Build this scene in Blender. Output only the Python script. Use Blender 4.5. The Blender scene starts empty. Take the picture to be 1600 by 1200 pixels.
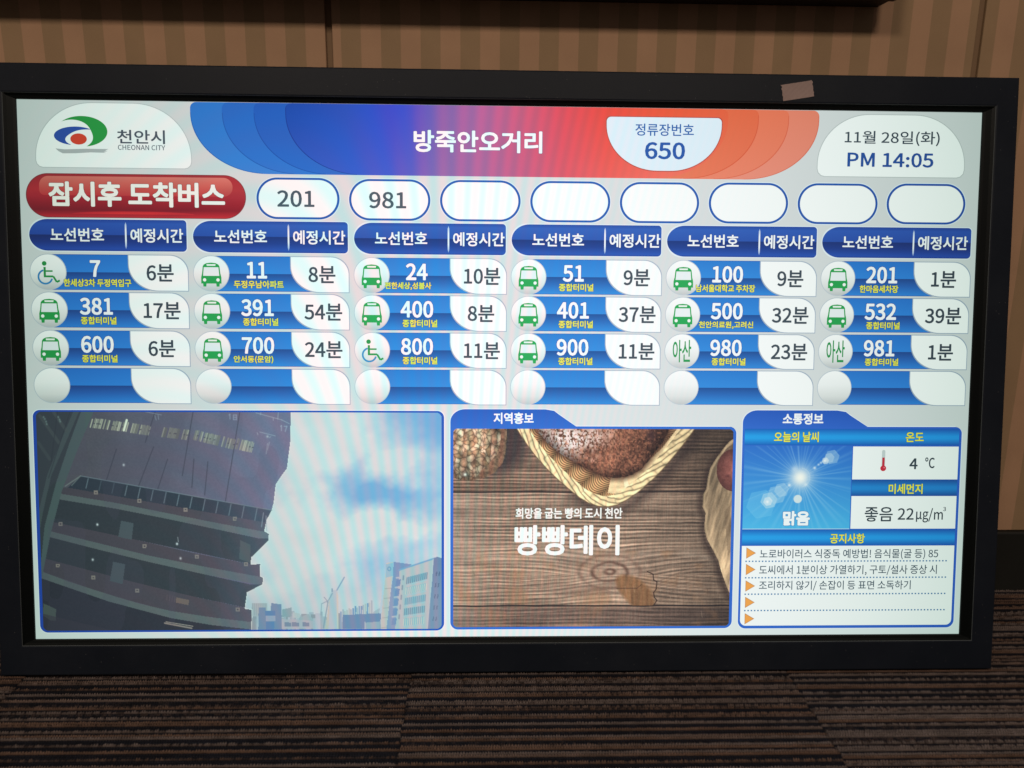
import bpy, math, os
import numpy as np
from mathutils import Vector

SC = bpy.context.scene
COL = SC.collection

# ------------------------------------------------------------------ camera, world, lamps, exposure
LEAN = math.radians(8.75)
cam_d = bpy.data.cameras.new('camera')
cam_d.sensor_fit = 'HORIZONTAL'; cam_d.sensor_width = 36.0
cam_d.lens = 36.0 * 1200.0 / 1600.0
cam_d.clip_start = 0.02; cam_d.clip_end = 60.0
cam = bpy.data.objects.new('camera', cam_d); COL.objects.link(cam)
from mathutils import Matrix
cam.matrix_world = Matrix((( 0.99958868, -0.00369818, -0.02843941, -0.02094517),
                           (-0.02696100,  0.21687386, -0.97582726, -0.89422664),
                           ( 0.00977655,  0.97619263,  0.21668495,  0.58946633),
                           (0, 0, 0, 1)))
SC.camera = cam

wd = bpy.data.worlds.new('World'); SC.world = wd; wd.use_nodes = True
wd.node_tree.nodes['Background'].inputs['Color'].default_value = (0.9, 0.8, 0.75, 1)
wd.node_tree.nodes['Background'].inputs['Strength'].default_value = 0.11

def lamp(name, loc, target, size, power, color):
    d = bpy.data.lights.new(name, 'AREA'); d.shape = 'SQUARE'; d.size = size
    d.energy = power; d.color = color
    o = bpy.data.objects.new(name, d); COL.objects.link(o)
    o.location = loc
    o.rotation_euler = (Vector(target) - Vector(loc)).to_track_quat('-Z', 'Y').to_euler()
    return o
WARM = (1.0, 0.84, 0.69)
lamp('ceiling_lamp', (-0.95, -2.3, 2.45), (-0.95, -2.3, 0), 0.60, 48, WARM)
lamp('ceiling_lamp', (0.75, -2.3, 2.45), (0.75, -2.3, 0), 0.60, 40, WARM)

vs = SC.view_settings
vs.view_transform = 'Standard'; vs.look = 'None'; vs.exposure = 0.0; vs.gamma = 1.0
vs.use_curve_mapping = False
SC.render.engine = 'CYCLES'
SC.cycles.use_denoising = True
SC.cycles.max_bounces = 5

# ------------------------------------------------------------------ small helpers
def lin(c):
    """sRGB 0-255 -> linear rgba"""
    r = []
    for v in c[:3]:
        v = v / 255.0
        r.append(v / 12.92 if v <= 0.04045 else ((v + 0.055) / 1.055) ** 2.4)
    return (r[0], r[1], r[2], 1.0)

def lin_arr(a):
    a = np.clip(a / 255.0, 0, 1)
    return np.where(a <= 0.04045, a / 12.92, ((a + 0.055) / 1.055) ** 2.4)

def mixc(a, b, t):
    return tuple(a[i] + (b[i] - a[i]) * t for i in range(3))

def node_mat(name):
    m = bpy.data.materials.new(name); m.use_nodes = True
    nt = m.node_tree; nt.nodes.clear()
    out = nt.nodes.new('ShaderNodeOutputMaterial')
    return m, nt, out

class NT:
    """tiny wrapper for building math chains"""
    def __init__(s, nt): s.nt = nt
    def n(s, t, **kw):
        x = s.nt.nodes.new(t)
        for k, v in kw.items(): setattr(x, k, v)
        return x
    def link(s, a, b): s.nt.links.new(a, b)
    def m(s, op, a, b=None, clamp=False):
        x = s.n('ShaderNodeMath', operation=op, use_clamp=clamp)
        for i, v in enumerate((a, b)):
            if v is None: continue
            if isinstance(v, (int, float)): x.inputs[i].default_value = v
            else: s.link(v, x.inputs[i])
        return x.outputs[0]

def empty(name, loc, label, cat, group=None):
    o = bpy.data.objects.new(name, None); COL.objects.link(o); o.location = loc
    o.empty_display_size = 0.05
    o['label'] = label; o['category'] = cat
    if group: o['group'] = group
    return o

def mesh_obj(name, verts, faces, mats, parent=None, loc=(0, 0, 0), smooth=False, midx=None):
    me = bpy.data.meshes.new(name)
    me.from_pydata(verts, [], faces)
    for m in (mats if isinstance(mats, (list, tuple)) else [mats]): me.materials.append(m)
    if midx is not None: me.polygons.foreach_set('material_index', midx)
    if smooth: me.polygons.foreach_set('use_smooth', [True] * len(faces))
    me.update()
    o = bpy.data.objects.new(name, me); COL.objects.link(o)
    if parent: o.parent = parent
    o.location = loc
    return o

def bevel(o, w, seg=3):
    b = o.modifiers.new('bevel', 'BEVEL'); b.width = w; b.segments = seg; b.limit_method = 'ANGLE'
    b.angle_limit = math.radians(30)
    return o

def box(x0, x1, y0, y1, z0, z1):
    v = [(x0, y0, z0), (x1, y0, z0), (x1, y1, z0), (x0, y1, z0), (x0, y0, z1), (x1, y0, z1), (x1, y1, z1), (x0, y1, z1)]
    f = [(0, 3, 2, 1), (4, 5, 6, 7), (0, 1, 5, 4), (1, 2, 6, 5), (2, 3, 7, 6), (3, 0, 4, 7)]
    return v, f

# ------------------------------------------------------------------ noise (numpy, for the pictures on the screen and the carpet)
def vnoise(x, y, seed=0):
    rng = np.random.RandomState(seed)
    T = rng.rand(256, 256)
    xi = np.floor(x).astype(int); yi = np.floor(y).astype(int)
    fx = x - xi; fy = y - yi
    fx = fx * fx * (3 - 2 * fx); fy = fy * fy * (3 - 2 * fy)
    a = T[yi & 255, xi & 255]; b = T[yi & 255, (xi + 1) & 255]
    c = T[(yi + 1) & 255, xi & 255]; d = T[(yi + 1) & 255, (xi + 1) & 255]
    return (a * (1 - fx) + b * fx) * (1 - fy) + (c * (1 - fx) + d * fx) * fy

def fbm(x, y, seed=0, oct=4):
    s = 0; a = 0.5; t = 0
    for i in range(oct):
        s = s + a * vnoise(x * 2 ** i, y * 2 ** i, seed + i); t += a; a *= 0.5
    return s / t

# ------------------------------------------------------------------ materials of the room
def mat_wallpaper():
    m, nt, out = node_mat('striped_wallpaper'); N = NT(nt)
    p = N.n('ShaderNodeBsdfPrincipled'); N.link(p.outputs[0], out.inputs[0])
    tc = N.n('ShaderNodeTexCoord'); sx = N.n('ShaderNodeSeparateXYZ'); N.link(tc.outputs['Object'], sx.inputs[0])
    wob = N.n('ShaderNodeTexNoise'); wob.inputs['Scale'].default_value = 9.0; wob.inputs['Detail'].default_value = 4
    N.link(tc.outputs['Object'], wob.inputs['Vector'])
    x = N.m('ADD', sx.outputs[0], N.m('MULTIPLY', N.m('SUBTRACT', wob.outputs[0], 0.5), 0.0012))
    fr = N.m('FRACT', N.m('DIVIDE', x, 0.0542))
    st = N.n('ShaderNodeMapRange'); st.inputs[1].default_value = 0.488; st.inputs[2].default_value = 0.512
    N.link(fr, st.inputs[0])
    # the other edge at the wrap-around is crisp
    mix = N.n('ShaderNodeMix', data_type='RGBA')
    mix.inputs[6].default_value = (0.300, 0.194, 0.108, 1)   # darker stripe
    mix.inputs[7].default_value = (0.40, 0.238, 0.142, 1)    # lighter stripe
    N.link(st.outputs[0], mix.inputs[0])
    # woven texture + soft mottling
    nz = N.n('ShaderNodeTexNoise'); nz.inputs['Scale'].default_value = 14; nz.inputs['Detail'].default_value = 6
    mp = N.n('ShaderNodeMapping'); mp.inputs['Scale'].default_value = (120, 120, 700)
    N.link(tc.outputs['Object'], mp.inputs[0]); N.link(tc.outputs['Object'], nz.inputs['Vector'])
    wv = N.n('ShaderNodeTexNoise'); wv.inputs['Scale'].default_value = 3; wv.inputs['Detail'].default_value = 3
    N.link(mp.outputs[0], wv.inputs['Vector'])
    k = N.m('ADD', N.m('MULTIPLY', nz.outputs[0], 0.34), N.m('ADD', N.m('MULTIPLY', wv.outputs[0], 0.22), 0.72))
    mul = N.n('ShaderNodeMix', data_type='RGBA', blend_type='MULTIPLY'); mul.inputs[0].default_value = 1
    cb = N.n('ShaderNodeCombineColor'); [N.link(k, cb.inputs[i]) for i in range(3)]
    N.link(mix.outputs[2], mul.inputs[6]); N.link(cb.outputs[0], mul.inputs[7])
    N.link(mul.outputs[2], p.inputs['Base Color'])
    p.inputs['Roughness'].default_value = 0.75
    p.inputs['Specular IOR Level'].default_value = 0.25
    bp = N.n('ShaderNodeBump'); bp.inputs['Strength'].default_value = 0.25; bp.inputs['Distance'].default_value = 0.0006
    N.link(wv.outputs[0], bp.inputs['Height']); N.link(bp.outputs[0], p.inputs['Normal'])
    return m

def mat_plastic(name, col, rough, spec=0.5, bump=0.0, scale=900, var=0.0, coat=0.0):
    m, nt, out = node_mat(name); N = NT(nt)
    p = N.n('ShaderNodeBsdfPrincipled'); N.link(p.outputs[0], out.inputs[0])
    tc = N.n('ShaderNodeTexCoord')
    nz = N.n('ShaderNodeTexNoise'); nz.inputs['Scale'].default_value = 7; nz.inputs['Detail'].default_value = 7
    nz.inputs['Roughness'].default_value = 0.65
    N.link(tc.outputs['Object'], nz.inputs['Vector'])
    p.inputs['Base Color'].default_value = (*col, 1)
    if var:
        k = N.m('ADD', N.m('MULTIPLY', nz.outputs[0], 2 * var), 1 - var)
        cb = N.n('ShaderNodeCombineColor')
        for i in range(3): N.link(N.m('MULTIPLY', k, col[i]), cb.inputs[i])
        N.link(cb.outputs[0], p.inputs['Base Color'])
    if coat:   # settled dust: sparse pale specks and a few hairline scuffs
        d1 = N.n('ShaderNodeTexVoronoi'); d1.inputs['Scale'].default_value = 260; N.link(tc.outputs['Object'], d1.inputs['Vector'])
        sel = N.n('ShaderNodeSeparateColor'); N.link(d1.outputs['Color'], sel.inputs[0])
        spk = N.m('MULTIPLY', N.m('LESS_THAN', d1.outputs['Distance'], 0.13), N.m('GREATER_THAN', sel.outputs[0], 0.93))
        haze = N.m('MULTIPLY', N.m('POWER', nz.outputs[0], 3.0), 0.035)
        dm = N.n('ShaderNodeMix', data_type='RGBA'); N.link(N.m('ADD', N.m('MULTIPLY', spk, 0.16), haze, clamp=True), dm.inputs[0])
        N.link(p.inputs['Base Color'].links[0].from_socket, dm.inputs[6]); dm.inputs[7].default_value = (0.36, 0.34, 0.33, 1)
        N.link(dm.outputs[2], p.inputs['Base Color'])
    N.link(N.m('ADD', N.m('MULTIPLY', nz.outputs[0], 0.18), rough - 0.09), p.inputs['Roughness'])
    p.inputs['Specular IOR Level'].default_value = spec
    if bump:
        fine = N.n('ShaderNodeTexNoise'); fine.inputs['Scale'].default_value = scale; fine.inputs['Detail'].default_value = 2
        N.link(tc.outputs['Object'], fine.inputs['Vector'])
        bp = N.n('ShaderNodeBump'); bp.inputs['Strength'].default_value = bump; bp.inputs['Distance'].default_value = 0.0004
        N.link(fine.outputs[0], bp.inputs['Height']); N.link(bp.outputs[0], p.inputs['Normal'])
    return m

def mat_carpet():
    m, nt, out = node_mat('striped_carpet'); N = NT(nt)
    p = N.n('ShaderNodeBsdfPrincipled'); N.link(p.outputs[0], out.inputs[0])
    at = N.n('ShaderNodeVertexColor'); at.layer_name = 'Col'
    tc = N.n('ShaderNodeTexCoord')
    mp = N.n('ShaderNodeMapping'); mp.inputs['Scale'].default_value = (330, 330, 330)
    N.link(tc.outputs['Object'], mp.inputs[0])
    nz = N.n('ShaderNodeTexNoise'); nz.inputs['Scale'].default_value = 1.4; nz.inputs['Detail'].default_value = 4
    N.link(mp.outputs[0], nz.inputs['Vector'])
    k = N.m('ADD', N.m('MULTIPLY', nz.outputs[0], 1.3), 0.35)
    cb = N.n('ShaderNodeCombineColor'); [N.link(k, cb.inputs[i]) for i in range(3)]
    mul = N.n('ShaderNodeMix', data_type='RGBA', blend_type='MULTIPLY'); mul.inputs[0].default_value = 1
    N.link(at.outputs[0], mul.inputs[6]); N.link(cb.outputs[0], mul.inputs[7])
    N.link(mul.outputs[2], p.inputs['Base Color'])
    p.inputs['Roughness'].default_value = 0.95; p.inputs['Specular IOR Level'].default_value = 0.1
    bp = N.n('ShaderNodeBump'); bp.inputs['Strength'].default_value = 0.6; bp.inputs['Distance'].default_value = 0.0012
    N.link(nz.outputs[0], bp.inputs['Height']); N.link(bp.outputs[0], p.inputs['Normal'])
    return m

def mat_screen(name, sample):
    """lit LCD: the picture's colour, dimmer and greener toward the panel's edges, with the
    fine interference bands the panel shows"""
    m, nt, out = node_mat(name); N = NT(nt)
    em = N.n('ShaderNodeEmission'); N.link(em.outputs[0], out.inputs[0])
    at = N.n('ShaderNodeVertexColor'); at.layer_name = 'Col'
    tc = N.n('ShaderNodeTexCoord'); sp = N.n('ShaderNodeSeparateXYZ'); N.link(tc.outputs['Object'], sp.inputs[0])
    x, y = sp.outputs[0], sp.outputs[1]
    # viewing-angle dimming put into the emission, stronger to the sides
    u = N.m('DIVIDE', x, 0.6048); v = N.m('DIVIDE', y, 0.3402)
    r2 = N.m('ADD', N.m('POWER', N.m('ABSOLUTE', N.m('SUBTRACT', u, 0.02)), 2.0), N.m('MULTIPLY', N.m('MULTIPLY', v, v), 0.10))
    chan = []
    for a in (0.37, 0.27, 0.335):
        chan.append(N.m('SUBTRACT', 1.02, N.m('MULTIPLY', r2, a)))
    # moire from the camera, put into the emission (px, py roughly image pixels)
    px = N.m('ADD', N.m('MULTIPLY', x, 1225.0), 795.0); py = N.m('SUBTRACT', 575.0, N.m('MULTIPLY', y, 1225.0))
    q = N.m('SUBTRACT', px, 200.0)
    ph = N.m('ADD', N.m('DIVIDE', N.m('MULTIPLY', q, q), 16200.0),
             N.m('MULTIPLY', N.m('MULTIPLY', N.m('SUBTRACT', px, 700.0), N.m('SUBTRACT', py, 700.0)), 6.0e-5))
    s = N.m('SINE', N.m('MULTIPLY', ph, 2 * math.pi))
    d = N.m('DIVIDE', N.m('SUBTRACT', px, 620.0), 300.0)
    env = N.m('POWER', 2.718, N.m('MULTIPLY', N.m('MULTIPLY', d, d), -1.0))
    s = N.m('MULTIPLY', s, env)
    cb = N.n('ShaderNodeCombineColor')
    for i, amp in enumerate((0.19, -0.035, -0.03)):
        N.link(N.m('MULTIPLY', chan[i], N.m('ADD', N.m('MULTIPLY', s, amp), 1.0)), cb.inputs[i])
    mul = N.n('ShaderNodeMix', data_type='RGBA', blend_type='MULTIPLY'); mul.inputs[0].default_value = 1
    gm = N.n('ShaderNodeGamma'); N.link(at.outputs[0], gm.inputs[0]); N.link(N.m('ADD', N.m('MULTIPLY', r2, 0.25), 1.0), gm.inputs[1])
    N.link(gm.outputs[0], mul.inputs[6]); N.link(cb.outputs[0], mul.inputs[7])
    lift = N.n('ShaderNodeMix', data_type='RGBA', blend_type='ADD'); lift.inputs[0].default_value = 1   # pale veil over the screen put into the emission
    lift.inputs[7].default_value = (0.0115, 0.0145, 0.0185, 1)
    N.link(mul.outputs[2], lift.inputs[6]); N.link(lift.outputs[2], em.inputs['Color']); em.inputs['Strength'].default_value = 1.0
    m.cycles.emission_sampling = sample
    return m

M_WALL = mat_wallpaper()
M_SKIRT = mat_plastic('dark_skirting', (0.012, 0.012, 0.010), 0.55, 0.3, 0.2, 120, 0.3)
M_CARPET = mat_carpet()
M_BEZEL = mat_plastic('black_plastic', (0.0085, 0.0112, 0.0172), 0.44, 0.10, 0.25, 1400, 0.25, coat=1.0)
M_LIP = mat_plastic('black_lip', (0.002, 0.003, 0.003), 0.45, 0.12)
M_EDGE_HIGHLIGHT = mat_plastic('highlight_grey', (0.055, 0.063, 0.066), 0.4, 0.4)  # paler grey that paints the highlight along the lip edge
M_REAR = mat_plastic('rear_plastic', (0.012, 0.012, 0.013), 0.6, 0.3)
M_UPPER = mat_plastic('upper_unit_plastic', (0.016, 0.012, 0.012), 0.6, 0.3, 0.2, 700)
M_TAPE = mat_plastic('paper_tape', (0.31, 0.225, 0.205), 0.85, 0.2, 0.8, 1500, 0.35)
M_LCD = mat_screen('lit_panel', 'AUTO')
M_PIC = mat_screen('lit_picture', 'NONE')

# ------------------------------------------------------------------ the room: carpet, wall, skirting
WALL_Y = 0.236
SKIRT_Y = 0.2294

def build_floor():
    """loop-pile carpet tiles 0.5 m wide: rows of yarn running along X, each a raised bumpy rib"""
    x0, x1, y0, y1 = -0.86, 0.98, -0.33, 0.2294
    pitch = 0.0039
    nr = int(round((y1 - y0) / pitch)); sub = 5
    ny = nr * sub + 1; nx = 2000
    xs = np.linspace(x0, x1, nx); ys = np.linspace(y0, y1, ny)
    X, Y = np.meshgrid(xs, ys)
    row = np.minimum((np.arange(ny) // sub), nr - 1)[:, None] + np.zeros((1, nx), int)
    fr = ((np.arange(ny) % sub) / sub)[:, None]
    tile = np.floor((X + 0.1225 + 0.004 * (vnoise(X * 3, Y * 60, 5) - .5)) / 0.4965).astype(int)
    rng = np.random.RandomState(11)
    base = rng.rand(400, 16)
    # yarn kind per row and tile, drifting along the row
    key = base[row % 400, (tile + 4) % 16]
    nrow = row + tile * 37
    drift = vnoise(X * 1.9 + 17.7 * nrow, nrow * 7.31, 3)
    kinds = np.zeros((400, 16))
    for q in range(16):     # runs of one or two light rows between one or two dark ones
        i = 0
        while i < 400:
            for val, runs in ((0.66 + .34 * rng.rand(), (1, 1, 2, 2, 3)), (0.05 + .34 * rng.rand() ** 2, (1, 1, 2, 2))):
                k_ = runs[rng.randint(len(runs))]; kinds[i:i + k_, q] = val; i += k_
    level = kinds[row % 400, (tile + 4) % 16]
    level = level + (drift - .5) * np.where(level < .4, 0.26, 0.50)
    # single light loops standing out of a dark row and dark gaps in a light one
    loopn = X / 0.0030 + base[row % 400, 2] * 7 + 1.1 * vnoise(X * 70, row * 1.7, 4)
    li = np.floor(loopn)
    rnd = vnoise(li * 3.0, row * 5.0, 14)
    level = level + (rnd - .5) * 0.30
    light = np.clip((level - 0.50) / 0.22, 0, 1); m2 = np.clip((level - 0.26) / 0.22, 0, 1)[..., None]
    hue = vnoise(X * 2.1 + 9.0 * nrow, nrow * 1.7, 21)
    dark = np.array([0.0105, 0.0105, 0.0145]); brown = np.array([0.108, 0.066, 0.048]); taupe = np.array([0.116, 0.090, 0.081])
    mid = np.array([0.040, 0.028, 0.025])
    hh = np.clip((hue - 0.40) / 0.25, 0, 1)[..., None]
    lc = taupe * (1 - hh) + brown * hh
    c = dark * (1 - m2) + mid * m2
    c = c * (1 - light[..., None]) + lc * light[..., None]
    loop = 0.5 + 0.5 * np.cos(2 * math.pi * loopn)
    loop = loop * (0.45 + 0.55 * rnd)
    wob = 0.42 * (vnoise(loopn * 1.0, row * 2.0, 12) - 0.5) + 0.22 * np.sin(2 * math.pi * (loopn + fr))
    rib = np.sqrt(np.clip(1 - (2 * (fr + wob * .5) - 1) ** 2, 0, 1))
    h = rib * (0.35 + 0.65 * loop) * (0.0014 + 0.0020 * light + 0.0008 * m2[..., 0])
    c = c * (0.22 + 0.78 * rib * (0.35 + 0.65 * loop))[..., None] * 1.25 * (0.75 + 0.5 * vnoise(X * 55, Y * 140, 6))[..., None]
    seam = np.abs((X + 0.1225) / 0.4965 - np.round((X + 0.1225) / 0.4965)) * 0.4965 < 0.0018
    c = np.where(seam[..., None], c * 0.75, c); h = np.where(seam, h * 0.7, h)
    Z = h - 0.0022
    V = np.stack([X, Y, Z], -1).reshape(-1, 3)
    idx = np.arange(ny * nx).reshape(ny, nx)
    F = np.stack([idx[:-1, :-1], idx[:-1, 1:], idx[1:, 1:], idx[1:, :-1]], -1).reshape(-1, 4)
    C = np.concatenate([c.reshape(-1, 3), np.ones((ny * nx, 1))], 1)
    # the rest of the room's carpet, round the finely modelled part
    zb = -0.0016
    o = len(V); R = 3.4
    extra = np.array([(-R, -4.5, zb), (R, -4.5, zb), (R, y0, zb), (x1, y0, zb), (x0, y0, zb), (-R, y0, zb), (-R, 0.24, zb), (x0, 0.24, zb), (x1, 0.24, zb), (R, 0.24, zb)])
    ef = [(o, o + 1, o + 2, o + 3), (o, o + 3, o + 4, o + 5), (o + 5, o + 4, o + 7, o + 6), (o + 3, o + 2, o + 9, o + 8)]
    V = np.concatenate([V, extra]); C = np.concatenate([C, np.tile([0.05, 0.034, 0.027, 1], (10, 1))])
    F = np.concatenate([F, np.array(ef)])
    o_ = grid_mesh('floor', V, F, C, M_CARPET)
    o_['kind'] = 'structure'
    return o_

def grid_mesh(name, V, F, C, mat, parent=None, smooth=True):
    me = bpy.data.meshes.new(name)
    me.vertices.add(len(V)); me.vertices.foreach_set('co', np.ascontiguousarray(V, dtype=np.float32).ravel())
    n = F.shape[1]
    me.loops.add(F.size); me.loops.foreach_set('vertex_index', np.ascontiguousarray(F, dtype=np.int32).ravel())
    me.polygons.add(len(F)); me.polygons.foreach_set('loop_start', np.arange(0, F.size, n, dtype=np.int32))
    if smooth: me.polygons.foreach_set('use_smooth', np.ones(len(F), dtype=bool))
    ca = me.color_attributes.new('Col', 'FLOAT_COLOR', 'POINT')
    ca.data.foreach_set('color', np.ascontiguousarray(C, dtype=np.float32).ravel())
    me.materials.append(mat); me.update(calc_edges=True); me.validate()
    o = bpy.data.objects.new(name, me); COL.objects.link(o)
    if parent: o.parent = parent
    return o

build_floor()

wall = empty('wall', (0, WALL_Y, 0), 'wall of beige and brown vertically striped wallpaper panels behind the display', 'wall')
# panels butt with a narrow recessed joint; each panel's stripes start at its own place
SEAM1 = (-0.2470, -0.2380); SEAM2 = (0.6530, 0.6625)
for (a, b, phase) in ((-3.4, SEAM1[0], -0.6805 + 0.0542), (SEAM1[1], SEAM2[0], -0.2262), (SEAM2[1], 3.4, 0.6530)):
    v, f = box(a - phase, b - phase, 0.0, 0.03, 0.101, 2.6)
    p = mesh_obj('wall_panel', v, f, M_WALL, wall, (phase, 0, 0))
    bevel(p, 0.0015, 2)
v, f = box(-3.4, 3.4, 0.0055, 0.05, 0.0, 2.6)
mesh_obj('panel_backing', v, f, mat_plastic('joint_backing', (0.20, 0.125, 0.072), 0.85, 0.2, 0.3, 300), wall)
sk = empty('skirting_board', (0, SKIRT_Y, 0), 'dark skirting board low on the striped wall, meeting the carpet', 'skirting board')
v, f = box(-3.4, 3.4, 0.0, WALL_Y + 0.0115 - SKIRT_Y, -0.003, 0.1)
bevel(mesh_obj('board', v, f, M_SKIRT, sk), 0.003, 3)

# ------------------------------------------------------------------ upper wall unit whose underside shows at the top
up = empty('wall_mounted_unit', (-0.15, WALL_Y, 0.871), 'dark unit fixed to the wallpaper above the display, only its lower edge showing', 'wall unit')
v, f = box(-0.70, 0.6605, -0.032, -0.0005, 0.0, 0.80)
bevel(mesh_obj('rear_housing', v, f, M_UPPER, up), 0.002, 2)
v, f = box(-0.715, 0.6665, -0.056, -0.0325, -0.001, 0.82)
bevel(mesh_obj('front_frame', v, f, M_UPPER, up), 0.003, 2)

# ------------------------------------------------------------------ the display: bezel, lip, housing
HB = 0.386; PR = 0.010
root = empty('information_display', (0, 0, 0.0046), 'large black-framed bus arrival display leaning against the wall, its screen lit', 'display screen')
root.rotation_euler = (math.pi / 2 - LEAN, 0, 0)
OFF = (0, HB, -PR)

def ring(name, prof_outer_to_inner, mat, parent, loc, close_back=None, smooth=False):
    """rectangular frame; each profile entry = (x half, y top, y bottom, z)"""
    V = []; F = []
    for (hx, yt, yb, z) in prof_outer_to_inner:
        V += [(-hx, yb, z), (hx, yb, z), (hx, yt, z), (-hx, yt, z)]
    n = len(prof_outer_to_inner)
    for i in range(n - 1):
        for k in range(4):
            a = i * 4 + k; b = i * 4 + (k + 1) % 4
            F.append((a, b, b + 4, a + 4))
    return mesh_obj(name, V, F, mat, parent, loc, smooth)

FZ = 0.0068   # bezel face stands this far in front of the panel
bez = ring('bezel', [(0.612, 0.345, -0.345, -0.023), (0.6474, 0.3826, -0.386, -0.023), (0.6474, 0.3826, -0.386, FZ - 0.002), (0.6468, 0.3820, -0.3854, FZ - 0.0006), (0.6454, 0.3806, -0.3840, FZ),
                     (0.6204, 0.3486, -0.3486, FZ), (0.6188, 0.3472, -0.3472, FZ - 0.0004)], M_BEZEL, root, OFF)
ring('edge_highlight', [(0.6188, 0.3472, -0.3472, FZ - 0.0004), (0.6182, 0.3466, -0.3466, FZ - 0.0010)], M_EDGE_HIGHLIGHT, bez, (0, 0, 0))  # thin edge of the lip, its highlight put into the colour
ring('inner_lip', [(0.6182, 0.3466, -0.3466, FZ - 0.0010), (0.6150, 0.3440, -0.3440, 0.0036), (0.6080, 0.3412, -0.3412, 0.0028), (0.6049, 0.3403, -0.3403, 0.0022), (0.6049, 0.3403, -0.3403, -0.006)], M_LIP, bez, (0, 0, 0))
v, f = box(-0.57, 0.57, -0.325, 0.314, -0.1205, -0.0195)
bevel(mesh_obj('rear_housing', v, f, M_REAR, root, OFF), 0.012, 3)
v, f = box(-0.609, 0.609, -0.344, 0.344, -0.019, -0.004)
mesh_obj('panel_tray', v, f, M_REAR, root, OFF)

# ------------------------------------------------------------------ drawing on the screen
UW, UH = 1920.0, 1080.0
LZ = 0.00012
def S(X, Y, layer):
    return ((X / UW - 0.5) * 1.2096, (0.5 - Y / UH) * 0.6804, layer * LZ)

class Art:
    def __init__(s): s.v = []; s.f = []; s.c = []
    def poly(s, pts, col, layer):
        """flat colour, or col = function (x, y) -> sRGB"""
        o = len(s.v); s.v += [S(x, y, layer) for x, y in pts]
        s.f.append(tuple(range(o + len(pts) - 1, o - 1, -1)))
        if callable(col): s.c.append([lin(col(x, y)) for x, y in pts][::-1])
        else: s.c.append([lin(col)] * len(pts))
    def vgrad(s, pts, stops, layer):
        """convex outline filled by a vertical gradient; stops = [(y, rgb), ...]; equal y twice = a hard step"""
        for (ya, ca), (yb, cb) in zip(stops[:-1], stops[1:]):
            if yb - ya < 1e-6: continue
            q = clip(clip(pts, 1, ya, True), 1, yb, False)
            if len(q) > 2: s.poly(q, lambda x, y, ya=ya, yb=yb, ca=ca, cb=cb: mixc(ca, cb, min(1, max(0, (y - ya) / (yb - ya)))), layer)
    def hgrad(s, pts, stops, layer):
        for (xa, ca), (xb, cb) in zip(stops[:-1], stops[1:]):
            if xb - xa < 1e-6: continue
            q = clip(clip(pts, 0, xa, True), 0, xb, False)
            if len(q) > 2: s.poly(q, lambda x, y, xa=xa, xb=xb, ca=ca, cb=cb: mixc(ca, cb, min(1, max(0, (x - xa) / (xb - xa)))), layer)
    def line(s, pts, w, col, layer):
        for (x0, y0), (x1, y1) in zip(pts[:-1], pts[1:]):
            L = math.hypot(x1 - x0, y1 - y0) or 1; nx = -(y1 - y0) / L * w / 2; ny = (x1 - x0) / L * w / 2
            s.poly([(x0 + nx, y0 + ny), (x1 + nx, y1 + ny), (x1 - nx, y1 - ny), (x0 - nx, y0 - ny)], col, layer)
    def strip(s, outer, inner, col, layer):
        n = len(outer)
        for i in range(n - 1):
            s.poly([outer[i], outer[i + 1], inner[i + 1], inner[i]], col, layer)
    def add_tris(s, verts, faces, col, layer):
        o = len(s.v); s.v += [S(x, y, layer) for x, y in verts]
        lc = lin(col)
        for f in faces:
            s.f.append(tuple(o + i for i in f)); s.c.append([lc] * len(f))
    def build(s, name, parent, mat=None, loc=(0, 0, 0), label=None):
        me = bpy.data.meshes.new(name); me.from_pydata(s.v, [], s.f)
        ca = me.color_attributes.new('Col', 'FLOAT_COLOR', 'CORNER')
        flat = [ch for face in s.c for c in face for ch in c]
        ca.data.foreach_set('color', flat)
        me.materials.append(mat or M_LCD); me.update()
        o = bpy.data.objects.new(name, me); COL.objects.link(o); o.parent = parent; o.location = loc
        if label: o['label'] = label
        return o

def clip(pts, ax, val, keep_greater):
    out = []; n = len(pts)
    for i in range(n):
        a, b = pts[i], pts[(i + 1) % n]
        da = (a[ax] - val) * (1 if keep_greater else -1); db = (b[ax] - val) * (1 if keep_greater else -1)
        if da >= 0: out.append(a)
        if (da > 0 > db) or (da < 0 < db):
            t = da / (da - db); out.append((a[0] + (b[0] - a[0]) * t, a[1] + (b[1] - a[1]) * t))
    return out

def earc(cx, cy, a, b, t0, t1, n=16):
    return [(cx + a * math.cos(math.radians(t0 + (t1 - t0) * i / n)), cy + b * math.sin(math.radians(t0 + (t1 - t0) * i / n))) for i in range(n + 1)]

def rrect(x0, y0, x1, y1, tl, tr, br, bl, n=12):
    """outline clockwise on screen (y down); each corner = (rx, ry) or r"""
    f = lambda r: (r, r) if not isinstance(r, tuple) else r
    tl, tr, br, bl = f(tl), f(tr), f(br), f(bl); p = []
    for (r, cx, cy, t) in ((tl, x0 + tl[0], y0 + tl[1], 180), (tr, x1 - tr[0], y0 + tr[1], 270), (br, x1 - br[0], y1 - br[1], 0), (bl, x0 + bl[0], y1 - bl[1], 90)):
        if r[0] < 0.01: p.append((cx, cy))
        else: p += earc(cx, cy, r[0], r[1], t, t + 90, n)
    return p

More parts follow.
